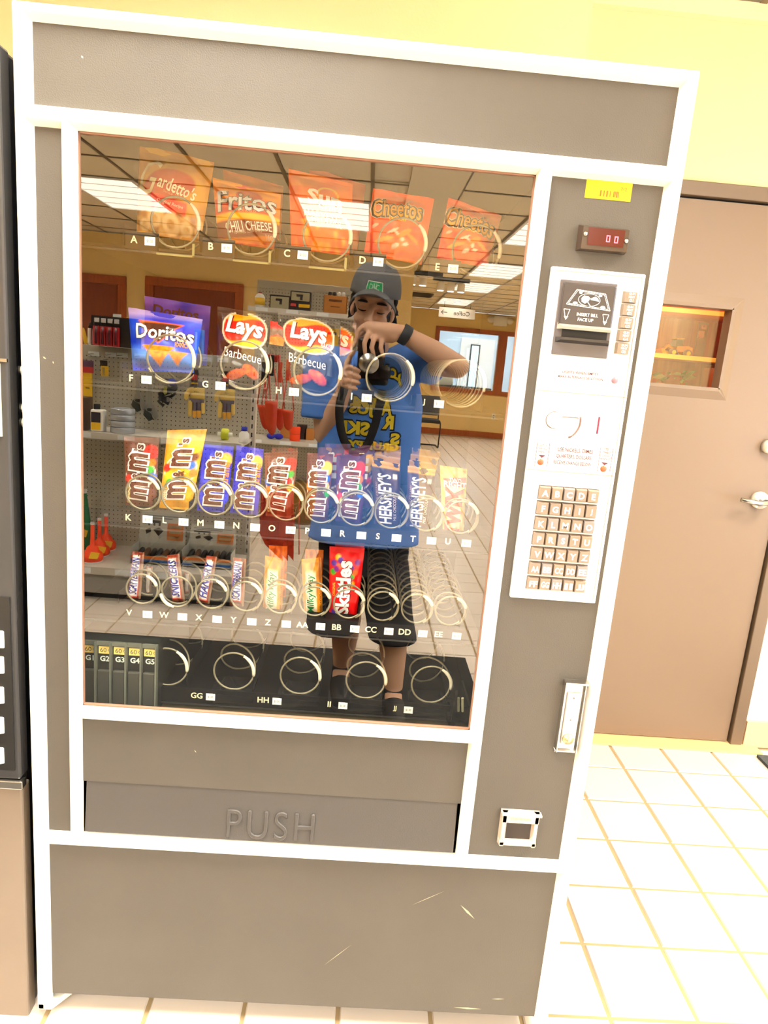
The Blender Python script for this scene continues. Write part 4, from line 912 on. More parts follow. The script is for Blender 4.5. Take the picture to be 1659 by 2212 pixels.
# ---- second tray
def c_dor(u, v):
    base = mixc(C3((60, 96, 226)), C3((30, 60, 200)), .5 + fbm(u, v, 3, 6) * 1.2)
    base = mixc(base, C3((110, 170, 250)), .7 * inside(abs(v - .25 + .1 * u) - .1, .2)); base = mixc(base, C3((176, 160, 226)), inside(.88 - v + .06 * u, .08) * .8)
    def tri(px, py, s, h): return max((v - py), -(v - py) - h + abs(u - px) * h / s if True else 0)
    d = max(v - .80 - .02 * (u - .4), abs(u - .46) / .30 * .36 - (v - .44) if v > .0 else 1); base = mixc(base, C3((54, 34, 26)), inside(d, .02)); base = mixc(base, C3((250, 120, 40)), inside(abs(d) - .012, .015))
    for (cx, cy, s, h, c) in ((.46, .40, .24, .33, (246, 168, 76)), (.74, .33, .15, .24, (240, 150, 60))):
        d = max(v - cy, abs(u - cx) / s * h - (v - (cy - h))); base = mixc(base, mixc(C3(c), C3((220, 116, 36)), .5 + fbm(u, v, 22, 3)), inside(d, .015))
    return base
pouch('snack_bag', 'blue tortilla chip bag with a brown triangle in slot F', 'snack bag', G2_, ((277, 664), (438, 690), (420, 806), (287, 800)), .152, .022, c_dor,
      [('Doritos', .53, .625, .0265, .100, .0, (26, 24, 30), .06), ('Doritos', .53, .625, .0255, .098, .0, (250, 250, 246), .02), ('COOL', .80, .50, .008, .019, .0, (255, 196, 120), .02), ('RANCH', .80, .45, .008, .025, .0, (255, 160, 110), .02)], 44, 56, seed=6)
pouch('snack_bag', 'second blue tortilla chip bag standing behind the front one in slot F', 'snack bag', G2_, ((312, 639), (455, 662), (446, 790), (318, 780)), .205, .016, lambda u, v: mixc(mixc(C3((52, 76, 216)), C3((126, 100, 210)), inside(.72 - v, .3)), C3((40, 60, 190)), .5 + fbm(u, v, 4, 2)),
      [('Doritos', .50, .80, .02, .08, .0, (70, 50, 40), .03)], 26, 32, seed=61)
def c_lay(cx, cy, k):
    def f(u, v):
        base = mixc(C3((20, 17, 16)), C3((34, 28, 26)), .5 + fbm(u, v, 4, k))
        x, y = (u - cx) / .385, (v - cy) / .23; r = (abs(x) ** 2.5 + abs(y) ** 2.5)
        base = mixc(base, C3((255, 236, 214)), inside(r - 1.16, .10)); base = mixc(base, C3((252, 178, 40)), inside(r - .98, .08))
        yy = v - cy - .035 * math.sin((u - cx) * 8)
        base = mixc(base, C3((226, 34, 22)), inside(r - .98, .08) * inside(abs(yy) - .142, .02))
        for (a, b, w, h, rr) in ((.38, .13, .20, .055, .25), (.66, .19, .15, .075, -.35)):
            X = (u - a) * math.cos(rr) + (v - b) * math.sin(rr); Y = -(u - a) * math.sin(rr) + (v - b) * math.cos(rr)
            base = mixc(base, mixc(C3((252, 122, 24)), C3((226, 84, 14)), .5 + fbm(u, v, 14, k)), inside((X / w) ** 2 + (Y / h) ** 2 - 1, .25))
        return base
    return f
def lays(cx, cy, r=.0): return [('Lays', cx + .015, cy + .005, .043, .066, r, (120, 10, 8), .05, .12, 0, .0014), ('Lays', cx, cy + .01, .042, .064, r, (250, 246, 240), .032, .12, 0, .002), ('Barbecue', cx - .01, cy - .345, .0165, .066, r - .02, (244, 242, 238), .0)]
pouch('snack_bag', 'black barbecue chip bag with a red and yellow roundel in slot G', 'snack bag', G2_, ((470, 662), (588, 682), (582, 842), (468, 824)), .152, .020, c_lay(.52, .73, 1), lays(.52, .73, -.06), 48, 64, seed=7, m=M_WRAPD)
pouch('snack_bag', 'black barbecue chip bag with a red and yellow roundel in slot H', 'snack bag', G2_, ((600, 672), (736, 694), (730, 858), (602, 832)), .152, .021, c_lay(.50, .72, 2), lays(.50, .72, -.02) + [('BAKED', .80, .62, .008, .022, .0, (244, 230, 226), .02)], 48, 64, seed=8, m=M_WRAPD)
pouch('snack_bag', 'another black barbecue chip bag behind the front one in slot H', 'snack bag', G2_, ((648, 676), (770, 698), (760, 835), (650, 818)), .205, .016, c_lay(.56, .66, 3), [('Lays', .58, .67, .04, .06, .0, (246, 240, 232), .03, .1)], 34, 44, seed=81, m=M_WRAPD)
pouch('snack_bag', 'red and clear snack bag turned sideways at the front of slot H', 'snack bag', G2_, ((584, 693), (618, 699), (612, 748), (582, 743)), .150, .008, lambda u, v: mixc(mixc(C3((226, 52, 22)), C3((120, 96, 84)), inside(abs(v - .48) - .16, .05)), C3((250, 130, 40)), inside(v - .28, .05)), [], 14, 20, seed=82)
# ---- third tray: candy packs
def c_mm(base_c, k, oval=(255, 250, 240), edge=None):
    bc = C3(base_c); dots = [((214, 40, 40)), ((250, 200, 40)), ((60, 160, 60)), ((60, 110, 210)), ((240, 130, 40)), ((110, 60, 40))]
    def f(u, v):
        b = mixc(bc, tuple(x * .72 for x in bc), .5 + fbm(u, v, 4, k) * .9)
        if edge: b = mixc(b, C3(edge), inside(.72 - u + .06 * math.sin(v * 6), .04) * .85 * inside(abs(v - .45) - .40, .05))
        d = ((u - .50) / .46) ** 2 + ((v - .50) / .20) ** 2
        b = mixc(b, C3(oval), inside(abs(d - .92) - .07, .06) * (0 if edge else 1))
        if not edge:
            for i, (a, c) in enumerate(((.14, .42), (.26, .36), (.80, .56), (.88, .46), (.84, .66), (.12, .54))):
                b = mixc(b, C3(dots[(i + k) % 6]), inside(math.hypot((u - a) * .75, (v - c) * 1.6) - .085, .03))
        b = mixc(b, C3(dots[k % 2]) if not edge else C3((250, 190, 50)), inside(math.hypot((u - .80) * .8, (v - .80) * 1.75) - .17, .03) * .95)
        return b
    return f
def mms(u=.44, sub=None, r=0.0, sc=1.0, col=(92, 46, 34)):
    R = PI / 2 + r; d = []
    for st, v, h, w in (('m', .265, .033 * sc, .031 * sc), ('&', .462, .021, .0125), ('m', .655, .033 * sc, .031 * sc), ('\'s', .85, .017, .013)):
        d.append((st, u, v, h + .005, w + .006, R, (252, 248, 244), .07, 0, 0, .0016))
        d.append((st, u, v, h, w, R, col, .03, 0, 0, .0022))
    if sub: d.append((sub[0], sub[1], sub[2], sub[3], sub[4], R, sub[5], .02))
    return d
MG = 'candy coated chocolate packs in the third tray'
pouch('candy_pack', 'brown candy coated chocolate pack in slot K of the third tray', 'candy', MG, ((268, 942), (343, 946), (338, 1102), (272, 1098)), .142, .010, c_mm((104, 52, 40), 0), mms(.46, ('MILK CHOCOLATE', .16, .2, .006, .03, (230, 200, 120)), -.1), 30, 60, seed=11)
pouch('candy_pack', 'bright yellow peanut candy pack standing tallest in slot L', 'candy', MG, ((362, 929), (447, 927), (412, 1102), (343, 1106)), .142, .011, c_mm((255, 190, 20), 1), mms(.50, ('PEANUT', .16, .22, .008, .024, (255, 250, 230)), -.06), 30, 62, seed=12)
pouch('candy_pack', 'blue caramel candy pack with orange lettering in slot M', 'candy', MG, ((437, 959), (505, 964), (490, 1112), (425, 1110)), .142, .010, c_mm((40, 52, 214), 2, edge=(40, 50, 210)), mms(.52, ('caramel', .86, .58, .011, .046, (250, 140, 30)), -.04), 30, 60, seed=13)
pouch('candy_pack', 'blue caramel candy pack leaning beside the brown pack in slot N', 'candy', MG, ((511, 962), (570, 970), (556, 1121), (496, 1117)), .142, .010, c_mm((40, 46, 208), 3, edge=(62, 40, 180)), mms(.48, ('caramel', .86, .62, .011, .044, (250, 140, 30)), -.02), 30, 60, seed=14)
pouch('candy_pack', 'brown candy coated chocolate pack in slot O of the third tray', 'candy', MG, ((571, 978), (644, 974), (629, 1121), (574, 1115)), .142, .010, c_mm((112, 56, 42), 4), mms(.44, ('MILK CHOCOLATE', .16, .2, .006, .03, (230, 200, 120)), -.12), 30, 60, seed=15)
pouch('candy_pack', 'plum brown candy coated chocolate pack in slot P of the third tray', 'candy', MG, ((664, 978), (720, 981), (707, 1138), (659, 1134)), .142, .010, c_mm((96, 48, 60), 5), mms(.46, None, -.02, .92), 30, 60, seed=16)
pouch('candy_pack', 'purple candy coated chocolate pack in slot R of the third tray', 'candy', MG, ((727, 983), (791, 980), (781, 1142), (724, 1137)), .142, .010, c_mm((76, 40, 92), 6), mms(.48, None, -.1, .96), 30, 60, seed=17)
for i, (q, s_, cc) in enumerate((((575, 966), 'O', (100, 50, 40)), ((676, 966), 'P', (92, 46, 66)), ((742, 968), 'R', (80, 42, 92)), ((690, 958), 'P', (88, 44, 80)), ((762, 962), 'R', (84, 44, 88)))):
    x, yy = q; pouch('candy_pack', '%s candy pack standing behind in slot %s' % (('brown', 'plum', 'purple', 'rearmost plum', 'rearmost purple')[i], s_), 'candy', MG, ((x + 12, yy), (x + 68, yy + 1), (x + 56, yy + 130), (x + 4, yy + 128)), .175 if i < 3 else .225, .008, c_mm(cc, i + 1), [('\'s', .46, .86, .018, .014, PI / 2, (250, 246, 240), .05), ('m', .44, .66, .034, .04, PI / 2, (250, 246, 240), .05)], 20, 34, seed=40 + i)
def c_hersh(u, v):
    b = mixc(C3((40, 24, 44)), C3((58, 32, 40)), .5 + fbm(u, v, 4, 2)); b = mixc(b, C3((222, 168, 60)), inside(.90 - v, .01)); b = mixc(b, C3((214, 160, 56)), inside(v - .035, .01))
    b = mixc(b, C3((250, 226, 180)), inside(.985 - v, .01) * .6); b = mixc(b, C3((190, 140, 50)), inside(.945 - v, .012) * inside(v - .955, .01)); b = mixc(b, C3((226, 220, 214)), inside(max(abs(u - .83) - .07, abs(v - .80) - .035), .02)); return b
HG = 'chocolate bars in the third tray'
for s_, q, sd in (('S', ((803, 992), (863, 1003), (863, 1149), (809, 1144)), 18), ('T', ((881, 1006), (941, 1015), (921, 1151), (876, 1147)), 19)):
    pouch('chocolate_bar', 'dark brown chocolate bar with gold foil ends in slot %s' % s_, 'candy', HG, q, .142, .007, c_hersh, [("HERSHEY'S", .43, .46, .0255, .092, PI / 2, (240, 238, 238), .02, 0, 0, .0014), ('MILK CHOCOLATE', .80, .36, .006, .052, PI / 2, (224, 204, 190)), ('EXTRA CREAMY', .14, .5, .004, .05, PI / 2, (150, 120, 110))], 26, 58, seed=sd, lean=.03)
    for kk in (1, 2, 3):
        dx = 0 if s_ == 'S' else 2; qq = tuple((x + dx * kk + kk, y_ - 13 * kk + (6 * kk if j > 1 else 0)) for j, (x, y_) in enumerate(q))
        pouch('chocolate_bar', 'gold ended chocolate bar, %s behind the front one in slot %s' % (('first', 'second', 'third')[kk - 1], s_), 'candy', HG, qq, .142 + .042 * kk, .006, c_hersh, [], 14, 34, seed=sd * 3 + kk, lean=.03)
def c_twix(u, v):
    b = mixc(C3((238, 196, 110)), C3((206, 150, 60)), .5 + fbm(u, v, 6, 3) * 1.4); b = mixc(b, C3((220, 44, 30)), inside(max(abs(v - .765 - (u - .5) * .06) - .075, abs(u - .55) - .44), .02))
    d = max(abs(u - .47 + (v - .4) * .05) - .30, abs(v - .33) - .36); b = mixc(b, C3((250, 232, 196)), inside(d, .04)); b = mixc(b, C3((80, 170, 70)), inside(math.hypot(u - .62, (v - .05) * 2) - .09, .03)); return b
pouch('candy_pack', 'gold and red twin bar pack in slot U of the third tray', 'candy', 'twin bar pack', ((950, 1005), (1009, 1013), (1001, 1154), (957, 1149)), .142, .009, c_twix, [('TWIX', .47, .33, .033, .090, PI / 2 - .06, (214, 30, 22), .05), ('TWO', .55, .80, .008, .022, .0, (255, 236, 224), .02), ('RIGHT', .55, .735, .012, .040, .0, (255, 240, 230), .03)], 26, 58, seed=20)
# ---- fourth tray: bars
def c_bar(base_c, band, tilt):
    def f(u, v):
        b = mixc(C3(base_c), tuple(x * .75 for x in C3(base_c)), .5 + fbm(u, v, 5, 1)); d = max(abs(u - .44 + (v - .5) * tilt) - .30, abs(v - .53) - .40)
        b = mixc(b, C3((226, 60, 56)), inside(d - .03, .03)); b = mixc(b, C3(band), inside(d, .03)); b = mixc(b, C3((150, 60, 40)), inside(.93 - v, .02)); b = mixc(b, C3((176, 150, 128)), inside(.88 - u, .04) * .5); return b
    return f
SGR = 'peanut bars in the fourth tray'
for s_, q, word, sd in (('V', ((286, 1190), (312, 1193), (303, 1303), (274, 1298)), 'SCATTERBRAIN', 1), ('W', ((360, 1200), (387, 1196), (401, 1305), (372, 1303)), 'SNICKERS', 2), ('X', ((446, 1200), (469, 1203), (451, 1312), (424, 1302)), 'HANGRY', 3), ('Y', ((504, 1204), (532, 1207), (527, 1312), (496, 1307)), 'SCATTERBRAIN', 4)):
    pouch('candy_bar', 'brown peanut bar with a white slanted band and blue letters in slot %s' % s_, 'candy', SGR, q, .142, .006, c_bar((112, 66, 50), (250, 250, 252), .06), [(word, .42, .53, .0155, .070, PI / 2, (38, 44, 140), .03, .25)], 18, 48, seed=50 + sd, lean=.01)
pouch('candy_bar', 'second peanut bar standing sideways behind in slot V', 'candy', SGR, ((316, 1222), (330, 1224), (326, 1290), (314, 1287)), .18, .004, c_bar((112, 66, 50), (236, 230, 226), .0), [], 10, 24, seed=56)
pouch('candy_bar', 'second peanut bar standing behind in slot W', 'candy', SGR, ((398, 1236), (412, 1238), (410, 1284), (400, 1284)), .18, .004, c_bar((112, 66, 50), (236, 230, 226), .0), [], 10, 24, seed=57)
def c_milk(u, v):
    b = mixc(C3((224, 160, 74)), C3((190, 120, 44)), .5 + fbm(u, v, 5, 4) * 1.2); d = max(abs(u - .46) - .26, abs(v - .42) - .36); b = mixc(b, C3((250, 240, 214)), inside(d, .06) * .9); b = mixc(b, C3((250, 150, 30)), inside(.93 - v, .02)); b = mixc(b, C3((120, 66, 30)), inside(abs(u - .92) - .05, .03) * .8); return b
for s_, q, sd in (('Z', ((573, 1200), (613, 1208), (609, 1333), (567, 1324)), 60), ('AA', ((651, 1208), (694, 1204), (697, 1336), (657, 1332))  , 61)):
    pouch('candy_bar', 'caramel brown bar with green script in slot %s' % s_, 'candy', 'caramel bars in the fourth tray', q, .142, .008, c_milk, [('MilkyWay', .45, .42, .0205, .078, PI / 2, (250, 248, 240), .05, .1, 0, .0014), ('MilkyWay', .45, .42, .0175, .075, PI / 2, (40, 120, 60), .01, .1, 0, .0019), ('SIMPLY CARAMEL', .88, .4, .005, .04, PI / 2, (250, 170, 40))], 20, 50, seed=sd, lean=.012)
    x, yy = q[0]; pouch('candy_bar', 'amber caramel bar behind the front one in slot %s' % s_, 'candy', 'caramel bars in the fourth tray', ((x + 8, yy - 22), (x + 48, yy - 20), (x + 44, yy + 90), (x + 6, yy + 88)), .175, .007, lambda u, v: mixc(C3((240, 140, 30)), C3((180, 84, 14)), .5 + fbm(u, v, 7, 4) * 1.5), [], 14, 28, seed=sd + 9, lean=.02)
def c_skit(u, v):
    b = mixc(C3((238, 26, 34)), C3((206, 10, 20)), .5 + fbm(u, v, 4, 5) * .9); cs = [(80, 50, 160), (70, 170, 60), (250, 190, 40), (250, 110, 30), (120, 40, 140)]
    for i, (a, c) in enumerate(((.14, .78), (.12, .66), (.26, .86), (.30, .74), (.22, .70), (.66, .72), (.70, .60), (.72, .50), (.80, .66), (.64, .56), (.16, .10), (.30, .07), (.42, .05), (.22, .16), (.84, .80), (.34, .82))):
        b = mixc(b, C3(cs[i % 5]), inside(math.hypot((u - a), (v - c) * 2.0) - .085, .03))
    return b
pouch('candy_pack', 'red fruit candy pack with white lettering in slot BB', 'candy', 'fruit candy packs in the fourth tray', ((712, 1180), (788, 1184), (769, 1338), (711, 1335)), .142, .011, c_skit, [('Skittles', .47, .44, .030, .106, PI / 2, (120, 6, 14), .06), ('Skittles', .45, .44, .029, .104, PI / 2, (250, 250, 250), .04), ('ORIGINAL', .15, .42, .005, .026, PI / 2, (250, 190, 40), .02)], 30, 60, seed=62)
pouch('candy_pack', 'second red fruit candy pack behind the front one in slot BB', 'candy', 'fruit candy packs in the fourth tray', ((724, 1168), (788, 1172), (776, 1300), (722, 1296)), .18, .008, lambda u, v: mixc(C3((226, 30, 36)), C3((160, 10, 20)), .5 + fbm(u, v, 5, 5)), [], 16, 26, seed=63)
# ================================================================== shop shelves across the room (seen mirrored in the window glass)
def Y_(yv): return 2 * GYR - yv
M_PEG = mat('pegboard_grey', (0, 0, 0), .5, var=.05, lcol=(.46, .43, .35, 1)); M_SHELF = mat('shelf_grey', (0, 0, 0), .4, var=.05, lcol=(.58, .55, .49, 1)); M_KICK = mat('kick_dark', (0, 0, 0), .5, lcol=(.30, .29, .27, 1))
M_HOLE = mat('peg_hole', (16, 15, 14), .9, var=0); M_PAPER = mat('paper_white', (225, 232, 236), .6)
def gondola(name, label, x0, x1, yf, yb, zt, shelves, deck=True, kick=.165):
    e = empty(name, ((x0 + x1) / 2, Y_(yb), 0), label, 'shop shelf')
    MB().box(x0, x1, Y_(yb) - .03, Y_(yb), 0 if not deck else .0, zt).build('back_panel', M_PEG, e, bevel=.004)
    h = MB(); nx = int((x1 - x0) / .0254); nz = int((zt - .25) / .0254)
    for i in range(1, nx):
        for j in range(nz):
            x = x0 + i * .0254; z = .22 + j * .0254; r = .0036
            h.add([(x + r * math.cos(2 * PI * k / 6), Y_(yb) + .0006, z + r * math.sin(2 * PI * k / 6)) for k in range(6)], [tuple(range(6))])
    h.build('peg_holes', M_HOLE, e, kind='stuff')
    up = MB().box(x1 - .012, x1 + .018, Y_(yb) - .035, Y_(yb) + .012, 0, zt + .01).build('upright', M_SHELF, e)
    s = MB()
    for k in range(int((zt - .2) / .05)): s.box(x1 - .004, x1 + .004, Y_(yb) + .0118, Y_(yb) + .0126, .2 + .05 * k, .225 + .05 * k)
    s.build('upright_slots', M_HOLE, e, kind='stuff')
    if deck:
        MB().box(x0, x1, Y_(yb), Y_(yf), kick + .0, kick + .018).build('base_deck', M_SHELF, e)
        MB().box(x0, x1, Y_(yf) - .03, Y_(yf) - .01, .035, kick).build('kick_plate', M_KICK, e); MB().box(x0, x1, Y_(yf) - .06, Y_(yf) - .04, .0, .036).build('toe_space', M_BLACK, e)
        MB().box(x0, x1, Y_(yf) - .002, Y_(yf) + .008, kick - .02, kick + .022).build('price_channel', M_SHELF, e)
        for k in range(int((x1 - x0) / .23)): MB().box(x0 + .09 + .23 * k, x0 + .19 + .23 * k, Y_(yf) + .008, Y_(yf) + .010, kick - .014, kick + .016).build('shelf_ticket', M_PAPER, e)
    for z, yfs in shelves:
        sh = MB().box(x0, x1, Y_(yb), Y_(yfs), z - .018, z).build('shelf', M_SHELF, e)
        MB().box(x0, x1, Y_(yfs) - .002, Y_(yfs) + .008, z - .03, z + .004).build('price_channel', M_SHELF, sh)
        for k in range(int((x1 - x0) / .23)): MB().box(x0 + .06 + .23 * k, x0 + .15 + .23 * k, Y_(yfs) + .008, Y_(yfs) + .010, z - .026, z + .0).build('shelf_ticket', M_PAPER, sh)
    return e
xr = ra(552, 760, 2.95).x
zl = ra(175, 743, 2.95).z; zm = ra(230, 937, 2.62).z
gondola('pegboard_shelf', 'low grey pegboard shelf hung with gloves and wrenches', -1.75, xr, 2.5, 2.95, zl, [(zm, 2.62)])
GE = bpy.data.objects['pegboard_shelf']
for x, yv in ((200, 2.93), (237, 2.93), (262, 2.93), (300, 2.93), (445, 2.93), (480, 2.93)):
    p = ra(x, 764 + (x - 200) * .05, yv); MB().box(p.x - .03, p.x + .03, Y_(2.95), Y_(2.95) + .006, p.z - .012, p.z + .012).build('hook_ticket', M_PAPER, GE)
    MB().tube([(p.x, Y_(2.95), p.z), (p.x, Y_(2.95) + .09, p.z - .004)], .0025, 6).build('peg_hook', M_STEEL, GE)
# the taller shelf farther back
YB2, YF2 = 4.72, 4.34
x0 = ra(556, 603, YB2).x; zt2 = ra(556, 603, YB2).z; x1 = ra(748, 640, YB2).x + .12
zs = ra(552, 663, YF2).z; zs2 = ra(570, 950, YF2).z
gondola('tall_pegboard_shelf', 'tall grey pegboard shelf with boxed tools behind the photographer', x0, x1, YF2, YB2, zt2, [(zs, YF2), (zs2, YF2)], deck=False)
def simple(name, cat, label, mb, mats, group=None, bevel=0, smooth=False):
    o = mb.build(name, mats, None, smooth, bevel); return tag(o, label, cat, group)
M_YEL = mat('bottle_yellow', (236, 190, 30), .35); M_BW = mat('bottle_white', (232, 232, 228), .35); M_BLK2 = mat('label_black', (34, 30, 44), .4); M_ORN = mat('safety_orange', (255, 70, 14), .35, var=.05); M_ORD = mat('tool_orange', (206, 62, 22), .4, var=.08); M_RED = _mc['maroon_print']
M_CARD = mat('cardboard', (190, 124, 58), .8, var=.06); M_CLR = mat('clear_box', (176, 170, 140), .2, var=.1); M_DRK = mat('dark_case', (44, 36, 34), .4)
# --- on top of the low shelf
pk = ra(257, 745, 2.9); zt_ = zl + .0005
bx = empty('knife_display', (pk.x, pk.y, zt_), 'black counter display of red handled knives on the low shelf', 'display box')
w = .155
MB().box(pk.x - w / 2 - .06, pk.x + w / 2 + .03, pk.y - .05, pk.y + .04, zt_, zt_ + .16).build('carton', mat('carton_black', (18, 17, 20), .4), bx)
for k in range(4):
    x = pk.x - .105 + .036 * k
    MB().box(x - .012, x + .012, pk.y + .0402, pk.y + .05, zt_ + .125, zt_ + .148).build('blister', mat('blister_silver', (200, 200, 204), .3), bx)
    MB().box(x - .015, x + .015, pk.y + .041, pk.y + .06, zt_, zt_ + .105).build('pack_card', mat('card_red', (190, 34, 42), .4), bx)
    MB().tube([(x, pk.y + .063, zt_ + .01), (x, pk.y + .066, zt_ + .07), (x + .004, pk.y + .064, zt_ + .10)], .007, 8).build('knife_handle', mat('handle_plum', (86, 40, 52), .3), bx, True)
MB().box(pk.x - .03, pk.x + .012, pk.y, pk.y + .01, zt_ + .16, zt_ + .178).build('header_tab', M_PAPER, bx)
for k, (px, c, tilt) in enumerate(((186, M_YEL, -.02), (194, mat('marker_white', (236, 232, 220), .4), .0), (204, mat('card_pink', (190, 110, 120), .4), .0), (214, mat('handle_plum', (86, 40, 52), .3), .01))):
    p = ra(px, 745, 2.86); m = MB().limb([(p.x, p.y, zt_ + .012), (p.x + tilt, p.y, zt_ + .085)], [.012, .010], 10); m.limb([(p.x + tilt, p.y, zt_ + .09), (p.x + tilt * 1.2, p.y, zt_ + .115)], [.009, .005], 10, 1)
    simple('utility_knife', 'tool', '%s handled utility knife standing loose on top of the low shelf' % ('yellow', 'white', 'pink', 'plum')[k], m, [c, M_BLACK], 'loose knives on the low shelf', 0, True)
p = ra(430, 752, 2.88); can = empty('blue_tin', (p.x, p.y, zt_), 'tall blue square can on top of the low shelf', 'can')
h = ra(430, 712, 2.88).z - zt_
MB().box(p.x - .022, p.x + .022, p.y - .03, p.y + .03, zt_, zt_ + h).build('body', mat('can_blue', (20, 110, 190), .3), can, bevel=.004); MB().box(p.x - .016, p.x - .004, p.y + .0302, p.y + .031, zt_ + .02, zt_ + h - .015).build('stripe', mat('can_pale', (150, 205, 240), .3), can)
# --- hanging on the pegs
def card(px0, py0, px1, py1, yv, name, label, cat, parts):
    a, b = ra(px0, py0, yv), ra(px1, py1, yv); e = empty(name, ((a.x + b.x) / 2, a.y, a.z), label, cat); xx0, xx1, z1, z0 = min(a.x, b.x), max(a.x, b.x), a.z, b.z
    for nm, u0, u1, v0, v1, d0, d1, m in parts: MB().box(xx0 + (xx1 - xx0) * u0, xx0 + (xx1 - xx0) * u1, a.y + d0, a.y + d1, z1 - (z1 - z0) * v1, z1 - (z1 - z0) * v0).build(nm, m, e, bevel=.001)
    MB().tube([((xx0 + xx1) / 2, Y_(2.95), z1 + .006), ((xx0 + xx1) / 2, a.y + .02, z1 + .004)], .002, 6).build('peg_hook', M_STEEL, e)
    return e
card(160, 776, 203, 895, 2.90, 'carded_saw', 'yellow carded tool hanging at the edge of the pegboard', 'tool', [('header', 0, 1, 0, .22, 0, .006, mat('header_plum', (90, 60, 90), .5)), ('red_band', 0, 1, .12, .23, .006, .008, mat('card_red', (190, 34, 42), .4)), ('card', 0, .92, .23, 1, 0, .006, M_YEL), ('printing', .6, .8, .5, .52, .006, .007, M_BLK2)])
card(217, 778, 235, 813, 2.90, 'carded_knife', 'small yellow carded blade alone on the pegboard', 'tool', [('header', 0, .85, 0, .35, 0, .006, M_DRK), ('card', .1, 1, .35, 1, 0, .006, M_YEL), ('blade', .3, .55, .45, .95, .006, .010, M_STEEL)])
def wrench(px, py0, py1, yv, label, s=1.0, ang=.0):
    a, b = ra(px, py0, yv), ra(px + 6, py1, yv); e = empty('adjustable_wrench', (a.x, a.y, a.z), label, 'tool', 'adjustable wrenches on the pegboard'); L = a.z - b.z; x, y = a.x, a.y
    m = mat('wrench_steel', (150, 152, 152), .3, .7)
    MB().poly([(x - .012, y, a.z), (x + .012, y, a.z), (x + .014, y, a.z - L * .1), (x + .010, y, a.z - L * .15), (x + .013, y, b.z + .075), (x - .009, y, b.z + .075), (x - .010, y, a.z - L * .15), (x - .014, y, a.z - L * .1)], (0, -.010, 0)).build('handle', m, e, bevel=.002)
    MB().poly([(x - .013, y + .002, b.z + .078), (x + .014, y + .002, b.z + .078), (x + .04 * s, y + .002, b.z + .035), (x + .048 * s, y + .002, b.z + .008), (x + .034 * s, y + .002, b.z - .012), (x + .012, y + .002, b.z + .022), (x - .022, y + .002, b.z + .042)], (0, -.016, 0)).build('fixed_jaw', m, e, bevel=.002)
    MB().poly([(x - .026, y, b.z + .046), (x + .010, y, b.z + .022), (x + .020, y, b.z - .01), (x - .002, y, b.z - .024), (x - .034, y, b.z + .012)], (0, -.012, 0)).build('moving_jaw', mat('jaw_dark', (66, 70, 64), .4, .5), e, bevel=.002)
    MB().lathe([(.008, -.011), (.009, 0), (.008, .011)], (x + .004, y + .006, b.z + .044), 12, axis='x').build('knurl', M_BLACK, e)
wrench(297, 812, 882, 2.90, 'smaller adjustable wrench hanging beside the larger one'); wrench(323, 806, 902, 2.88, 'larger adjustable wrench with its jaw lowest on the pegboard', 1.1)
# strapped black knee pad bundle
p = ra(362, 838, 2.86); e = empty('strap_bundle', p, 'black strap bundle with a green tag hanging on the pegboard', 'straps')
m = MB(); rr = random.Random(4)
for k in range(5):
    a0 = rr.uniform(-.4, .4); m.tube([(p.x + .045 * math.sin(t * .63 + a0) + rr.uniform(-.006, .006), p.y + .01 * math.cos(t + k), p.z + .05 - .011 * t - .01 * k) for t in range(11)], .008, 6)
m.build('straps', M_BLACK, e, True)
MB().poly([(p.x - .012, p.y + .03, p.z + .012), (p.x + .006, p.y + .03, p.z + .016), (p.x + .004, p.y + .03, p.z - .028), (p.x - .006, p.y + .03, p.z - .038), (p.x - .016, p.y + .03, p.z - .026)], (0, -.004, 0)).build('tag_card', mat('tag_olive', (150, 146, 62), .5), e)
MB().box(p.x + .004, p.x + .018, p.y + .022, p.y + .03, p.z - .075, p.z - .05).build('buckle', M_GREY, e); MB().ell((p.x + .03, p.y + .02, p.z + .035), .025, .02, .02, 12).build('pad', mat('pad_blue', (24, 50, 160), .4), e, True)
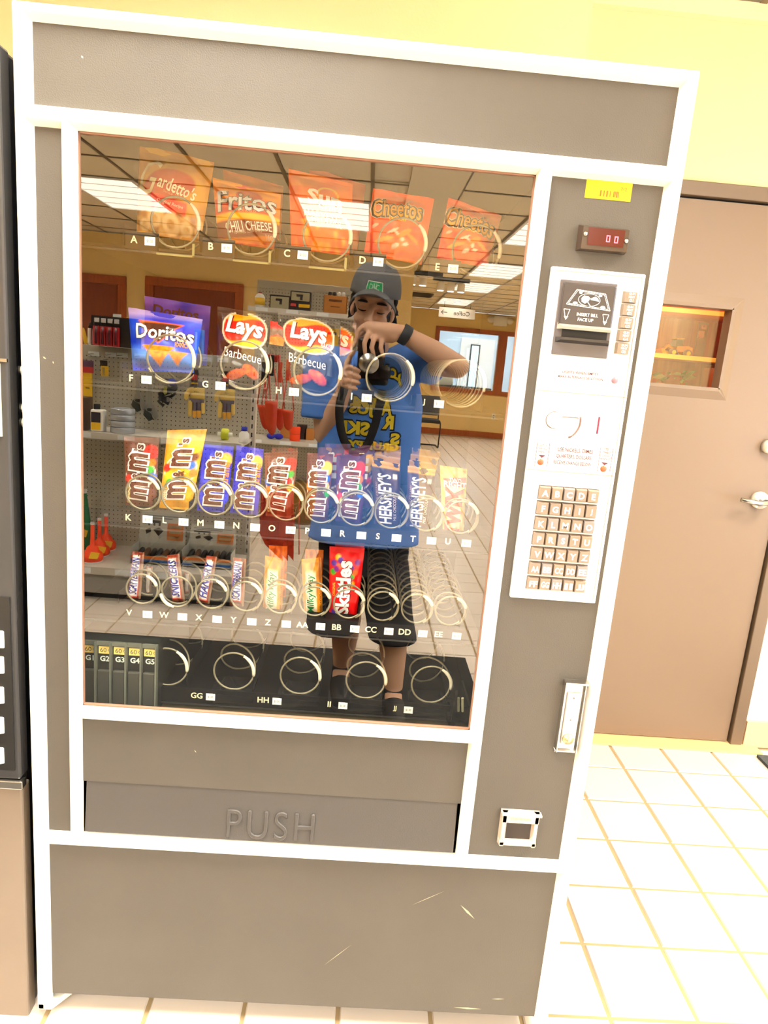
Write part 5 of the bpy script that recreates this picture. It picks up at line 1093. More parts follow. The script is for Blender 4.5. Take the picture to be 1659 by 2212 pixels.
# striped work gloves: two on show
def gloves(px, py, yv, label):
    c = ra(px, py, yv); e = empty('work_gloves', c, label, 'gloves', 'work gloves on the pegboard'); x, y, z = c
    hide = mat('glove_hide', (214, 186, 96), .7, var=.1, scale=40); hide2 = mat('glove_tip', (214, 158, 50), .7, var=.1, scale=40); stripe = mat('glove_stripe', (96, 88, 102), .8, var=.35, scale=160)
    for s in (0,): pass
    m = MB(); m.loft([(x, y, z - .055, .040, .012), (x, y, z - .02, .043, .014), (x, y, z + .02, .042, .014), (x, y, z + .03, .042, .013)], 16); m.build('hand', hide, e, True)
    for k, (dx, L, wd) in enumerate(((-.034, .088, .0135), (-.010, .098, .0125), (.013, .094, .0125), (.034, .066, .0115))):
        MB().limb([(x + dx, y + .004, z - .05), (x + dx * 1.08, y + .006, z - .05 - L * .55)], [wd, wd * .98], 12).build('finger', stripe if k in (1, 2) else hide, e, True)
        MB().limb([(x + dx * 1.08, y + .006, z - .05 - L * .55), (x + dx * 1.12, y + .006, z - .05 - L * .85)], [wd, wd * .9], 12).build('fingertip', hide2 if k in (1, 2) else hide, e, True)
    MB().limb([(x - .038, y, z + .015), (x - .058, y + .004, z - .01), (x - .060, y + .006, z - .035)], [.013, .013, .012], 12).build('thumb', hide, e, True)
    MB().box(x - .040, x + .044, y + .012, y + .016, z - .055, z - .035).build('knuckle_band', stripe, e, bevel=.003)
    MB().loft([(x, y, z + .028, .042, .013), (x + .002, y, z + .062, .048, .015)], 16).build('cuff', stripe, e, True)
    MB().box(x - .03, x + .008, y + .018, y + .022, z + .045, z + .125).build('header_card', M_DRK, e); MB().box(x - .026, x + .004, y + .0222, y + .023, z + .07, z + .10).build('header_print', mat('card_red', (190, 34, 42), .4), e); MB().box(x - .03, x + .008, y + .0222, y + .023, z + .048, z + .056).build('header_stripe', M_YEL, e)
    MB().tube([(x, Y_(2.95), z + .128), (x - .01, y + .03, z + .126)], .002, 6).build('peg_hook', M_STEEL, e)
    MB().text('work', back(x, y + .0155, z + .006), w=.028, h=.008).build('stamp', M_BLK2, e)
gloves(426, 848, 2.88, 'pair of striped tan work gloves nearer the strap bundle'); gloves(491, 851, 2.88, 'pair of striped tan work gloves nearer the shelf upright')
# --- on the middle shelf
p = ra(181, 942, 2.72); simple('tool_carton', 'box', 'dark brown carton at the edge of the middle shelf', MB().box(p.x - .1, p.x + .028, p.y - .06, p.y + .05, zm + .0005, ra(181, 857, 2.72).z), mat('carton_brown', (70, 48, 26), .6), None, .003)
p = ra(213, 940, 2.70); e = empty('oil_jug', (p.x, p.y, zm + .0005), 'white quart jug with black and yellow label on the shelf', 'bottle'); h = ra(213, 884, 2.70).z - zm
MB().box(p.x - .036, p.x + .036, p.y - .025, p.y + .025, zm + .0005, zm + h).build('body', M_BW, e, bevel=.008); MB().box(p.x - .030, p.x + .020, p.y + .0252, p.y + .026, zm + h * .42, zm + h * .88).build('label_top', M_BLK2, e); MB().box(p.x - .030, p.x + .020, p.y + .0252, p.y + .026, zm + h * .08, zm + h * .42).build('label_band', M_YEL, e)
MB().lathe([(.016, 0), (.0165, .005), (.0165, .026), (.014, .028)], (p.x - .008, p.y, zm + h), 16).build('cap', M_BLACK, e)
for k in range(4):
    p = ra(265, 950, 2.72); m = MB().lathe([(.062, .0), (.064, .002), (.064, .030), (.062, .032), (.036, .032), (.035, .03), (.035, .002), (.036, .0)], (p.x, p.y, zm + .001 + .0335 * k), 26); simple('tape_roll', 'tape', '%s roll in the stack of silver tape on the middle shelf' % ('lowest', 'second lowest', 'second highest', 'topmost')[k], m, mat('duct_tape', (170, 176, 184), .25, .5), 'stack of tape rolls', 0, True)
p = ra(486, 944, 2.74); e = empty('tow_strap_pack', (p.x, p.y, zm + .0005), 'yellow green tow strap roll with white ends on the shelf', 'straps')
zz = ra(486, 920, 2.74).z
MB().lathe([(.001, -.018), (.030, -.018), (.032, -.014), (.032, .014), (.030, .018), (.001, .018)], (p.x, p.y, zm + .034), 20, axis='x').build('webbing', mat('webbing_lime', (190, 196, 40), .6), e, True); MB().lathe([(.012, -.04), (.012, .04)], (p.x, p.y, zm + .034), 12, axis='x').build('rod', M_BW, e)
MB().box(p.x - .034, p.x + .034, p.y + .02, p.y + .036, zm - .012, zm + .004).build('paper_band', mat('band_print', (196, 190, 150), .5, var=.3, scale=60), e)
p = ra(527, 948, 2.70); simple('blue_cap_bottle', 'bottle', 'white bottle with a blue cap at the end of the shelf', MB().lathe([(.028, 0), (.030, .004), (.028, .05), (.016, .062), (.014, .066)], (p.x, p.y, zm + .0005), 18, 0).lathe([(.016, .066), (.017, .07), (.017, .088), (.001, .09)], (p.x, p.y, zm), 18, 1), [M_BW, mat('cap_blue', (20, 40, 180), .35)], None, 0, True)
# --- on the base deck
zd = .1835
p = ra(182, 1200, 2.84); e = empty('green_bottle', (p.x, p.y, zd), 'tall green bottle with a yellow sticker behind the orange oil cans', 'bottle'); h = ra(182, 1057, 2.84).z - zd
MB().lathe([(.040, 0), (.042, .006), (.042, h * .35), (.030, h * .62), (.016, h * .93), (.016, h * .94)], (p.x, p.y, zd), 20).build('body', mat('bottle_green', (4, 118, 66), .3), e, True); MB().lathe([(.019, h * .94), (.019, h), (.001, h)], (p.x, p.y, zd), 16).build('cap', M_BW, e, True)
MB().obox((p.x + .012, p.y + .043, zd + h * .30), (.022, 0, -.008), (0, .0012, 0), (.006, 0, .02)).build('sticker', M_YEL, e)
for k, (px, py, tp, yv) in enumerate(((200, 1213, 1128, 2.60), (215, 1203, 1119, 2.72), (229, 1190, 1110, 2.84))):
    p = ra(px, py, yv); e = empty('oil_can', (p.x, p.y, zd), '%s orange long necked oil can on the base shelf' % ('nearest', 'middle', 'farthest')[k], 'oil can', 'orange oil cans on the base shelf'); h = ra(px, tp, yv).z - zd
    MB().lathe([(.050, .006), (.056, .014), (.057, .03), (.050, .05), (.036, .062), (.034, .066), (.033, .075), (.026, .086), (.013, .095), (.011, .13), (.0095, h - .012)], (p.x, p.y, zd), 24).build('body', M_ORN, e, True); MB().lathe([(.052, 0), (.054, .002), (.054, .007), (.05, .008)], (p.x, p.y, zd), 24).build('base_ring', M_BW, e, True)
    MB().lathe([(.011, h - .013), (.011, h), (.001, h)], (p.x, p.y, zd), 14).build('tip', M_BW, e); MB().obox((p.x + .026, p.y + .046, zd + .046), (.020, -.009, -.004), (.003, .006, .003), (.003, -.008, .016)).build('sticker', M_YEL, e)
def open_box(px0, px1, pyb, pyt, pyl, yv, label, acc):
    a, b = ra(px0, pyb, yv), ra(px1, pyb, yv); e = empty('open_display_box', ((a.x + b.x) / 2, a.y, zd), label, 'display box', 'open cartons on the base shelf'); xx0, xx1 = a.x, b.x; y1 = a.y; y0 = y1 - .13; z1 = ra(px0, pyt, yv).z; z0 = zd + .0005
    gm = mat('carton_grey', (176, 174, 164), .6); t = .004
    m = MB(); m.box(xx0, xx1, y1 - t, y1, z0, z1); m.box(xx0, xx0 + t, y0, y1, z0, z1 + .045); m.box(xx1 - t, xx1, y0, y1, z0, z1 + .03); m.box(xx0, xx1, y0, y0 + t, z0, z1 + .04); m.box(xx0, xx1, y0, y1, z0, z0 + t); m.build('tray_body', gm, e)
    zt = ra(px0, pyl, yv + .15).z
    m = MB().poly([(xx0, y0, z1 + .04), (xx1, y0, z1 + .04), (xx1 - .01, y0 - .03, zt), (xx0 + .01, y0 - .03, zt)], (0, .003, 0)); m.build('raised_lid', mat('carton_lid', (190, 190, 180), .6), e)
    wd = xx1 - xx0; f = lambda u, v: (xx1 - wd * u, y0 - .03 * v + .0045, z1 + .04 + (zt - z1 - .04) * v)
    def q(u0, u1, v0, v1, mm): mm.add([f(u0, v0), f(u0, v1), f(u1, v1), f(u1, v0)], [(0, 1, 2, 3)])
    m = MB(); q(.06, .40, .12, .62, m); m.build('lid_panel', mat(acc, (206, 110, 40), .6), e); m = MB()
    for k in range(3): q(.10, .36, .17 + .15 * k, .26 + .15 * k, m)
    m.build('lid_window', M_CLR, e); m = MB(); q(.55, .90, .60, .68, m); q(.55, .59, .52, .62, m); q(.66, .70, .52, .62, m); q(.77, .81, .52, .62, m); m.add([f(.48, .38), f(.58, .48), f(.70, .40), f(.58, .22)], [(0, 1, 2, 3)]); m.add([f(.76, .46), f(.86, .38), f(.84, .26), f(.74, .34)], [(0, 1, 2, 3)]); m.build('lid_drawing', M_DRK, e)
    m = MB(); q(.1, .9, .80, .83, m); q(.3, .85, .73, .76, m); m.build('lid_lettering', mat('ink_blue_grey', (110, 120, 132), .6), e)
    MB().box(xx0, xx1, y1, y1 + .001, z1 - .018, z1 - .001).build('front_stripe', mat(acc, (206, 110, 40), .6), e); MB().box(xx0 + .2 * wd, xx0 + .6 * wd, y1, y1 + .001, z1 - .046, z1 - .032).build('front_drawing', M_DRK, e)
    MB().box(xx0, xx1, y1, y1 + .001, z0 + .012, z0 + .026).build('base_stripe', mat('stripe_blue', (30, 90, 170), .5), e)
    for k in range(7): MB().limb([(xx0 + .03 + (wd - .06) * k / 6, y1 - .05 + .03 * math.sin(k * 2), z1 - .015), (xx0 + .04 + (wd - .06) * k / 6, y1 - .08, z1 + .012 + .012 * math.sin(k * 3.1))], [.018, .014], 10).build('packed_hook', (M_BLACK, mat('hook_brown', (84, 56, 34), .5), M_DRK)[k % 3], e, True)
open_box(282, 386, 1258, 1198, 1097, 2.62, 'grey open carton of black hooks beside the orange oil cans', 'carton_orange'); open_box(392, 497, 1262, 1202, 1130, 2.62, 'grey open carton of black hooks nearer the shelf end', 'carton_amber')
# --- orange garden tools at the shelf end
yv = 2.72
hk = ra(590, 775, yv); MB_ = MB()
for k, (px, top, mid, bot, wpx) in enumerate(((566, 800, 874, 928, 10), (575, 790, 876, 935, 9), (586, 785, 866, 941, 13), (604, 800, 882, 930, 10), (622, 795, 886, 930, 12))):
    y_ = yv - .03 * (k % 3); a, m_, b_ = ra(px + (5 - k) * .8, top - 10, y_), ra(px, mid, y_), ra(px + (8 if k < 2 else 1), bot, y_); wd = wpx * .0026
    e = empty('hand_trowel', (m_.x, m_.y, a.z), 'orange plastic trowel, %s along the row hung at the shelf end' % ('first', 'second', 'third', 'fourth', 'fifth')[k], 'garden tool', 'orange trowels hung at the shelf end')
    MB().tube([(m_.x - wd, m_.y, m_.z), (m_.x - wd * .55, m_.y, (m_.z + a.z) / 2), (a.x, a.y, a.z)], .0035, 8).build('handle_arm', M_ORD, e, True); MB().tube([(m_.x + wd, m_.y, m_.z), (m_.x + wd * .55, m_.y, (m_.z + a.z) / 2), (a.x, a.y, a.z)], .0035, 8).build('handle_arm', M_ORD, e, True)
    MB().box(a.x - .011, a.x + .011, a.y - .004, a.y + .006, a.z - .09, a.z + .02).build('grip', M_BLACK if k < 3 else M_ORD, e, bevel=.003)
    n = 8; vs = []
    for i in range(n + 1):
        t = i / n; c = m_ + (b_ - m_) * t; w = wd * (1 - .35 * t) * (1 if t < .75 else math.sqrt(max(0.02, 1 - ((t - .75) / .25) ** 2)))
        vs += [c + Vector((-w, 0, 0)), c + Vector((0, .010 * (1 - t), 0)), c + Vector((w, 0, 0))]
    mb = MB(); fs = [(i * 3 + q, i * 3 + q + 3, i * 3 + q + 4, i * 3 + q + 1) for i in range(n) for q in (0, 1)]; mb.add(vs, fs); o = mb.build('blade', M_ORD, e, True); so = o.modifiers.new('s', 'SOLIDIFY'); so.thickness = .003
cap = MB().box(hk.x - .03, hk.x + .035, hk.y - .05, hk.y + .012, ra(590, 782, yv).z, ra(590, 766, yv).z); simple('hang_rail', 'rail', 'red hang rail holding the orange trowels', cap, mat('rail_red', (186, 40, 26), .4), None, .004)
# big orange scoops lower down
for k in range(3):
    yk = 2.70 - .04 * k; px = 566 + 20 * k
    t0, m0_, b0 = ra(px + 14, 1050, yk), ra(px + 4, 1150, yk), ra(px + 36 - 4 * k, 1200 + 6 * k, yk)
    e = empty('leaf_scoop', t0, 'large orange ribbed leaf scoop, %s of the overlapping row below the trowels' % ('first', 'second', 'third')[k], 'garden tool', 'orange leaf scoops below the trowels')
    oc = [ra(px - 2, 1060, yk), ra(px - 6, 1150 + 6 * k, yk), ra(px + 6, 1176 + 5 * k, yk), ra(px + 44 - 8 * k, 1212, yk), ra(px + 46 - 8 * k, 1120, yk), ra(px + 40 - 8 * k, 1055, yk)]
    MB().poly(oc, (0, -.003, 0)).build('scoop_pan', mat('scoop_orange', (196, 60, 30), .35, var=.1), e, bevel=.001)
    for j in range(4):
        u = j / 3; a_ = ra(px + 2 + 38 * u, 1062, yk - .004); b_ = ra(px - 2 + 42 * u, 1150 + 48 * u, yk - .006); MB().tube([a_, (a_ + b_) / 2 + Vector((0, .004, 0)), b_], .0035, 6).build('rib', M_ORD, e, True)
    MB().tube([t0, ra(px + 16, 1010, yk)], .011, 10).build('handle', M_BLACK, e)
# orange jar and blue bags on the farther low shelf
p = ra(637, 945, 4.44); e = empty('orange_jar', (p.x, p.y, zs2), 'squat orange plastic jar on the farther shelf beside the arm', 'jar'); h = ra(637, 922, 4.44).z - zs2
MB().lathe([(.040, 0), (.042, .004), (.042, h * .42), (.038, h * .5), (.042, h * .58), (.042, h - .004), (.038, h)], (p.x, p.y, zs2 + .0005), 22).build('body', M_ORN, e, True); MB().lathe([(.0425, h * .5 - .004), (.043, h * .5), (.0425, h * .5 + .004)], (p.x, p.y, zs2), 22).build('band', M_ORD, e, True)
for k, px in enumerate((585, 602)):
    p = ra(px, 947, 4.44); simple('blue_pouch', 'bag', 'small blue pouch lying %s on the farther shelf' % ('next to the upright', 'beside the orange jar')[k], MB().ell((p.x, p.y, zs2 + .024), .036, .03, .0235, 14), mat('pouch_blue', (30, 34, 190), .4), 'blue pouches on the farther shelf', 0, True)
for k, (px, hh) in enumerate(((617, .10), (652, .12), (668, .09))):
    p = ra(px, 940, 4.6); simple('goods_carton', 'box', 'plain brown carton on the farther low shelf, %s from the upright' % ('first', 'second', 'third')[k], MB().box(p.x - .04, p.x + .04, p.y - .05, p.y + .03, zs2 + .0005, zs2 + hh), M_CARD if k != 1 else M_DRK, 'brown cartons on the farther shelf', .003)
# top shelf of the tall unit
p = ra(561, 655, 4.45); e = empty('spray_bottle', (p.x, p.y, zs), 'white bottle with a yellow label on the high shelf', 'bottle'); h = ra(561, 632, 4.45).z - zs
MB().lathe([(.036, 0), (.038, .004), (.038, h * .72), (.024, h * .9), (.012, h * .95), (.012, h)], (p.x, p.y, zs + .0005), 18).build('body', M_BW, e, True); MB().lathe([(.0386, h * .2), (.0386, h * .66)], (p.x, p.y, zs), 18).build('label_band', M_YEL, e, True); MB().lathe([(.013, h * .94), (.013, h + .004), (.001, h + .005)], (p.x, p.y, zs), 12).build('cap', mat('rail_red', (186, 40, 26), .4), e)
for k, (px, pt, lift) in enumerate(((605, 638, 0), (649, 629, .07))):
    p = ra(px, 660, 4.45); hw = .078; z0 = zs + .0005; z1 = ra(px, pt, 4.45).z
    e = empty('tool_case', (p.x, p.y, z0), 'clear fronted case with a small tool %s' % ('nearer the bottle on the high shelf', 'raised on a black box')[k], 'case', 'clear fronted cases on the high shelf')
    MB().box(p.x - hw, p.x + hw, p.y - .07, p.y + .03, z0 + lift + .001, z1).build('case', M_DRK, e, bevel=.006); MB().box(p.x - hw + .008, p.x + hw - .008, p.y + .03, p.y + .04, z0 + lift + .006, z1 - .012).build('clear_front', M_CLR, e, bevel=.008)
    MB().box(p.x - .03, p.x + .02, p.y + .04, p.y + .046, z1 - .045, z1 - .028).box(p.x - .0, p.x + .018, p.y + .04, p.y + .046, z1 - .07, z1 - .045).build('tool', M_DRK, e)
    if lift:
        lb = MB().box(p.x - hw, p.x + hw, p.y - .07, p.y + .035, z0, z0 + lift); o = simple('black_tool_box', 'box', 'black box with yellow lettering under the raised case', lb, M_DRK, None, .003)
        o2 = MB().box(p.x - .01, p.x + hw - .004, p.y + .035, p.y + .037, z0 + .03, z0 + .055).build('yellow_print', M_YEL, o); MB().box(p.x - hw + .006, p.x - .03, p.y + .035, p.y + .037, z0 + .035, z0 + .055).build('red_dot', mat('dot_red', (220, 70, 70), .5), o)
p = ra(724, 668, 4.45); e = empty('cardboard_box', (p.x, p.y, zs), 'open cardboard box of loose fittings on the high shelf', 'box'); z1 = ra(724, 640, 4.45).z; hw = .09
m = MB(); t = .004; z0 = zs + .0005; m.box(p.x - hw, p.x + hw, p.y + .04, p.y + .044, z0, z1); m.box(p.x - hw, p.x + hw, p.y - .09, p.y - .086, z0, z1); m.box(p.x - hw, p.x - hw + t, p.y - .09, p.y + .044, z0, z1); m.box(p.x + hw - t, p.x + hw, p.y - .09, p.y + .044, z0, z1); m.box(p.x - hw, p.x + hw, p.y - .09, p.y + .044, z0, z0 + t); m.build('carton', M_CARD, e)
MB().box(p.x - .05, p.x + .05, p.y + .0442, p.y + .0448, z1 - .045, z1 - .028).box(p.x - .035, p.x + .035, p.y + .0442, p.y + .0448, z1 - .085, z1 - .078).build('printing', mat('carton_ink', (110, 62, 26), .7), e)
for k, (dx, m_) in enumerate(((-.055, M_BLACK), (-.02, M_DRK), (.015, M_BW), (.05, M_BW))): MB().limb([(p.x + dx, p.y - .02, z1 - .02), (p.x + dx + .008, p.y - .02, z1 + .022)], [.018, .014], 10).build('fitting', m_, e, True)
# yellow bag hung behind
for k, (px, py0, py1) in enumerate(((717, 708, 752), (752, 715, 742))):
    a, b = ra(px - 13, py0, 4.6), ra(px + 13, py1, 4.6); e = empty('yellow_pack', ((a.x + b.x) / 2, a.y, a.z), 'yellow carded pack hanging under the high shelf %s' % ('behind the chip bag', 'beside the face')[k], 'pack', 'yellow packs under the high shelf')
    MB().box(a.x, b.x, a.y - .02, a.y, b.z, a.z).build('card', M_YEL, e, bevel=.004); MB().box(a.x + .02, b.x - .02, a.y, a.y + .003, a.z - .05, a.z - .03).build('print_bar', M_BLK2, e)
# brown bin standing near the tall shelf
p = ra(648, 1128, 4.55); e = empty('round_bin', (p.x, p.y, 0), 'brown round bin on the floor before the tall shelf', 'bin')
MB().lathe([(.10, .03), (.11, .032), (.115, .36), (.105, .37)], (p.x + .02, p.y, 0), 24).build('body', mat('bin_brown', (130, 92, 28), .5), e, True); MB().lathe([(.115, 0), (.12, .004), (.118, .032), (.10, .034)], (p.x + .02, p.y, 0), 24).build('base_ring', M_KICK, e, True)
# ================================================================== the photographer, seen mirrored in the window glass
M_SKIN = mat('skin', (0, 0, 0), .5, var=.08, scale=18, lcol=(.70, .41, .27, 1)); M_HAIR = mat('dark_hair', (34, 24, 20), .7, var=.3, scale=120)
M_SHIRT = mat('blue_cotton', (0, 0, 0), .85, var=.06, scale=9, bump=.3, bscale=60, lcol=(.08, .25, .80, 1)); M_SHORT = mat('black_cloth', (0, 0, 0), .85, var=.15, lcol=(.012, .012, .016, 1))
M_CAP = mat('cap_grey', (0, 0, 0), .9, var=.1, scale=60, bump=.3, bscale=500, lcol=(.13, .135, .15, 1))
HY = 1.52
hc = ra(806, 664, HY)
PER = empty('person', (hc.x, Y_(1.56), 0), 'person in a grey cap and blue printed shirt photographing the machine', 'person')
TH = Matrix.Translation(hc) @ Matrix.Rotation(math.radians(-10), 4, 'X') @ Matrix.Rotation(math.radians(5), 4, 'Y') @ Matrix.Rotation(math.radians(4), 4, 'Z')
shR, elR, wrR = ra(902, 776, 1.57), ra(988, 792, 1.42), ra(866, 718, 1.395)
shL, elL, wrL = ra(700, 782, 1.57), ra(702, 938, 1.56), ra(744, 842, 1.43)
bd = MB()
# head
def he(c, rx, ry, rz, n=20): bd.ell(c, rx, ry, rz, n, 0, TH)
he((0, -.012, .030), .074, .094, .092); he((0, .012, -.040), .058, .070, .082); he((0, .045, -.094), .030, .028, .026); he((0, .052, .050), .052, .036, .04)
for s in (-1, 1):
    he((s * .036, .058, -.036), .026, .022, .024); he((s * .030, .070, .020), .026, .014, .010); he((s * .074, -.012, -.012), .010, .022, .032); he((s * .032, .066, -.004), .017, .012, .010); he((s * .040, .020, -.075), .024, .04, .03)
bd.limb([TH @ Vector((0, .078, .012)), TH @ Vector((0, .094, -.022)), TH @ Vector((0, .100, -.036))], [.008, .010, .012], 12); 
for s in (-1, 1): he((s * .011, .090, -.040), .009, .010, .008)
he((0, .080, -.066), .024, .012, .006); he((0, .078, -.076), .020, .012, .007)
nk = ra(806, 752, 1.56); bd.limb([TH @ Vector((0, -.02, -.06)), nk], [.056, .060], 18)
# torso and legs
ch = ra(802, 880, 1.58); wa = ra(792, 1060, 1.58); pv = ra(785, 1180, 1.58)
bd.loft([(pv.x, pv.y, pv.z - .10, .14, .10), (pv.x, pv.y, pv.z, .165, .115), (wa.x, wa.y, wa.z, .15, .105), (ch.x, ch.y, ch.z, .165, .115), (ch.x, ch.y, ch.z + .12, .15, .10), (nk.x, nk.y, nk.z - .04, .09, .07)], 28)
bd.limb([shL, ch + Vector((0, 0, .1)), shR], [.058, .07, .058], 16)
knR, anR = ra(846, 1330, 1.50), ra(850, 1490, 1.47); knL, anL = ra(750, 1335, 1.62), ra(738, 1440, 1.64)
bd.limb([(pv.x + .085, pv.y, pv.z - .06), knR, (knR + anR) / 2 + Vector((0, -.012, .03)), anR], [.085, .060, .058, .036], 18); bd.limb([(pv.x - .085, pv.y, pv.z - .06), knL, (knL + anL) / 2 + Vector((0, -.012, .03)), anL], [.085, .060, .058, .036], 18)
for a in (anR, anL): bd.limb([a, (a.x, a.y + .05, .045), (a.x + .005, a.y + .16, .035)], [.036, .038, .030], 14)
# arms
bd.limb([shR, (shR + elR) / 2, elR], [.054, .049, .042], 16); bd.limb([elR, elR * .6 + wrR * .4, wrR], [.042, .043, .028], 16)
bd.limb([shL, (shL + elL) / 2, elL], [.054, .049, .042], 16); bd.limb([elL, elL * .6 + wrL * .4, wrL], [.042, .041, .028], 16)
# right hand over the top of the camera
K = [ra(792, 702, 1.385), ra(800, 712, 1.375), ra(812, 722, 1.375), ra(826, 732, 1.38)]
bd.limb([wrR, wrR * .5 + K[1] * .5, (K[0] + K[1]) / 2], [.027, .031, .022], 14); bd.limb([wrR, wrR * .45 + K[3] * .55, (K[2] + K[3]) / 2], [.025, .026, .019], 14)
for k, (m_, t_) in enumerate(((ra(773, 716, 1.375), ra(766, 745, 1.375)), (ra(787, 742, 1.352), ra(789, 764, 1.352)), (ra(803, 750, 1.350), ra(808, 772, 1.352)), (ra(822, 752, 1.354), ra(828, 770, 1.356)))):
    bd.limb([K[k], (K[k] + m_) / 2 + Vector((0, .006, .004)), m_, t_], [.0105, .0098, .0092, .0078], 12)
bd.limb([wrR * .6 + K[0] * .4, ra(800, 700, 1.42), ra(780, 722, 1.43)], [.014, .0115, .009], 12)
# left hand under the lens
bd.limb([wrL, ra(746, 822, 1.415)], [.027, .030], 14)
for k, (a, m_, t_) in enumerate(((ra(744, 800, 1.405), ra(757, 792, 1.37), ra(776, 801, 1.362)), (ra(742, 813, 1.405), ra(757, 808, 1.37), ra(777, 815, 1.362)), (ra(741, 825, 1.405), ra(756, 822, 1.372), ra(775, 828, 1.364)), (ra(742, 837, 1.41), ra(755, 836, 1.378), ra(769, 840, 1.37)))):
    bd.limb([ra(746, 820, 1.42), a, m_, t_], [.014, .0105, .0095, .0078], 12)
bd.limb([ra(748, 815, 1.42), ra(750, 785, 1.415), ra(757, 768, 1.40), ra(764, 760, 1.395)], [.015, .012, .010, .0085], 12)
body = mesh_obj('body', solid(bd, .0042, 5, .5), M_SKIN, PER)
# closed, downcast eyes, brows, lips
for s in (-1, 1):
    MB().tube([TH @ Vector((s * (.032 + .016 * t), .0785 - .010 * abs(t) ** 2, -.010 + .004 * t * t)) for t in (-1, -.5, 0, .5, 1)], [.0012, .0022, .0026, .0022, .0012], 8).build('eyelashes', M_HAIR, PER, True)
    MB().tube([TH @ Vector((s * (.032 + .020 * t), .084 - .011 * abs(t) ** 2, .0245 - .004 * t * t)) for t in (-1, -.5, 0, .5, 1)], [.0025, .0045, .0045, .004, .002], 8).build('eyebrow', M_HAIR, PER, True)
MB().tube([TH @ Vector((.023 * t, .0915 - .012 * t * t, -.0705)) for t in (-1, -.5, 0, .5, 1)], [.001, .0026, .003, .0026, .001], 8).build('lips', mat('lip_tone', (150, 84, 78), .5), PER, True)
# hair under the cap
hm = MB(); hm.ell((0, -.030, .006), .080, .084, .086, 22, 0, TH)
for s in (-1, 1):
    hm.limb([TH @ Vector((s * .076, -.002, .035)), TH @ Vector((s * .079, -.004, -.008))], [.010, .007], 10)
    for k in range(5): hm.limb([TH @ Vector((s * .076, -.03 - .008 * k, .01 - .012 * k)), TH @ Vector((s * (.090 + .003 * (k % 2)), -.028 - .01 * k, -.004 - .014 * k))], [.010, .004], 8)
me = solid(hm, .004, 2); 
for v in me.vertices: v.co += Vector((noise.noise(v.co * 90), noise.noise(v.co * 90 + Vector((5, 0, 0))), noise.noise(v.co * 90 + Vector((0, 7, 0))))) * .004
mesh_obj('hair', me, M_HAIR, PER)
# cap: crown, bill, patch
def crown(a, t, off=0.0):                                       # a round the head, t up
    r = math.cos(t) ** .55; x = .0905 * math.sin(a) * r; y = -.014 + .108 * math.cos(a) * r; z = .044 + .108 * math.sin(t)
    p = Vector((x, y, z)); n = Vector((x / .0905, (y + .014) / .108, max(0.0, math.sin(t)))).normalized(); return TH @ (p + n * off)
mb = MB(); N, L = 40, 14; vs = [crown(2 * PI * i / N, PI / 2 * .985 * j / L) for j in range(L + 1) for i in range(N)]
fs = [(j * N + i, j * N + (i + 1) % N, (j + 1) * N + (i + 1) % N, (j + 1) * N + i) for j in range(L) for i in range(N)]; fs.append(tuple(L * N + i for i in range(N))); mb.add(vs, fs)
cap = mb.build('cap', M_CAP, PER, True); so = cap.modifiers.new('s', 'SOLIDIFY'); so.thickness = .003
mb = MB(); vs = []; NA, NB = 20, 6
for j in range(NB + 1):
    for i in range(NA + 1):
        a = -1 + 2 * i / NA; f_ = j / NB; ang = a * 1.18
        bx, by = .0905 * math.sin(ang), -.014 + .108 * math.cos(ang); out = .066 * math.sqrt(max(0, 1 - a * a)) * f_
        vs.append(TH @ Vector((bx * (1 + .06 * f_), by + out, .060 - .052 * abs(a) ** 2.2 - .012 * f_ + .012 * (1 - abs(a)) )))
mb.add(vs, [(j * (NA + 1) + i, j * (NA + 1) + i + 1, (j + 1) * (NA + 1) + i + 1, (j + 1) * (NA + 1) + i) for j in range(NB) for i in range(NA)])
bill = mb.build('cap_bill', M_CAP, cap, True); so = bill.modifiers.new('s', 'SOLIDIFY'); so.thickness = .004
def onc(u, v, off): return crown(-u / .105, .30 + v / .115, off)        # u towards the wearer's left
pm = MB()
def grid_patch(mb, w, h, off, m, n=10):
    vs = [onc((-w + 2 * w * i / n) * (1 - .12 * (j / n)), -h + 2 * h * j / n, off) for j in range(n + 1) for i in range(n + 1)]
    mb.add(vs, [(j * (n + 1) + i, j * (n + 1) + i + 1, (j + 1) * (n + 1) + i + 1, (j + 1) * (n + 1) + i) for j in range(n) for i in range(n)], m)
grid_patch(pm, .036, .0215, .0035, 0); grid_patch(pm, .0325, .018, .0042, 1)
for st, u, w, sh in (('C', .012, .014, 0), ('D', -.014, .014, 0), ('N', 0, .016, .25)):
    pm.text(st, lambda a, b, u=u: onc(-(a + u), b, .0048), h=.019 if st != 'N' else .026, w=w, bold=.0, shear=sh, m=2)
pm.build('cap_patch', [M_BW, mat('patch_green', (10, 160, 92), .6), mat('patch_thread', (214, 226, 214), .7)], cap, True)
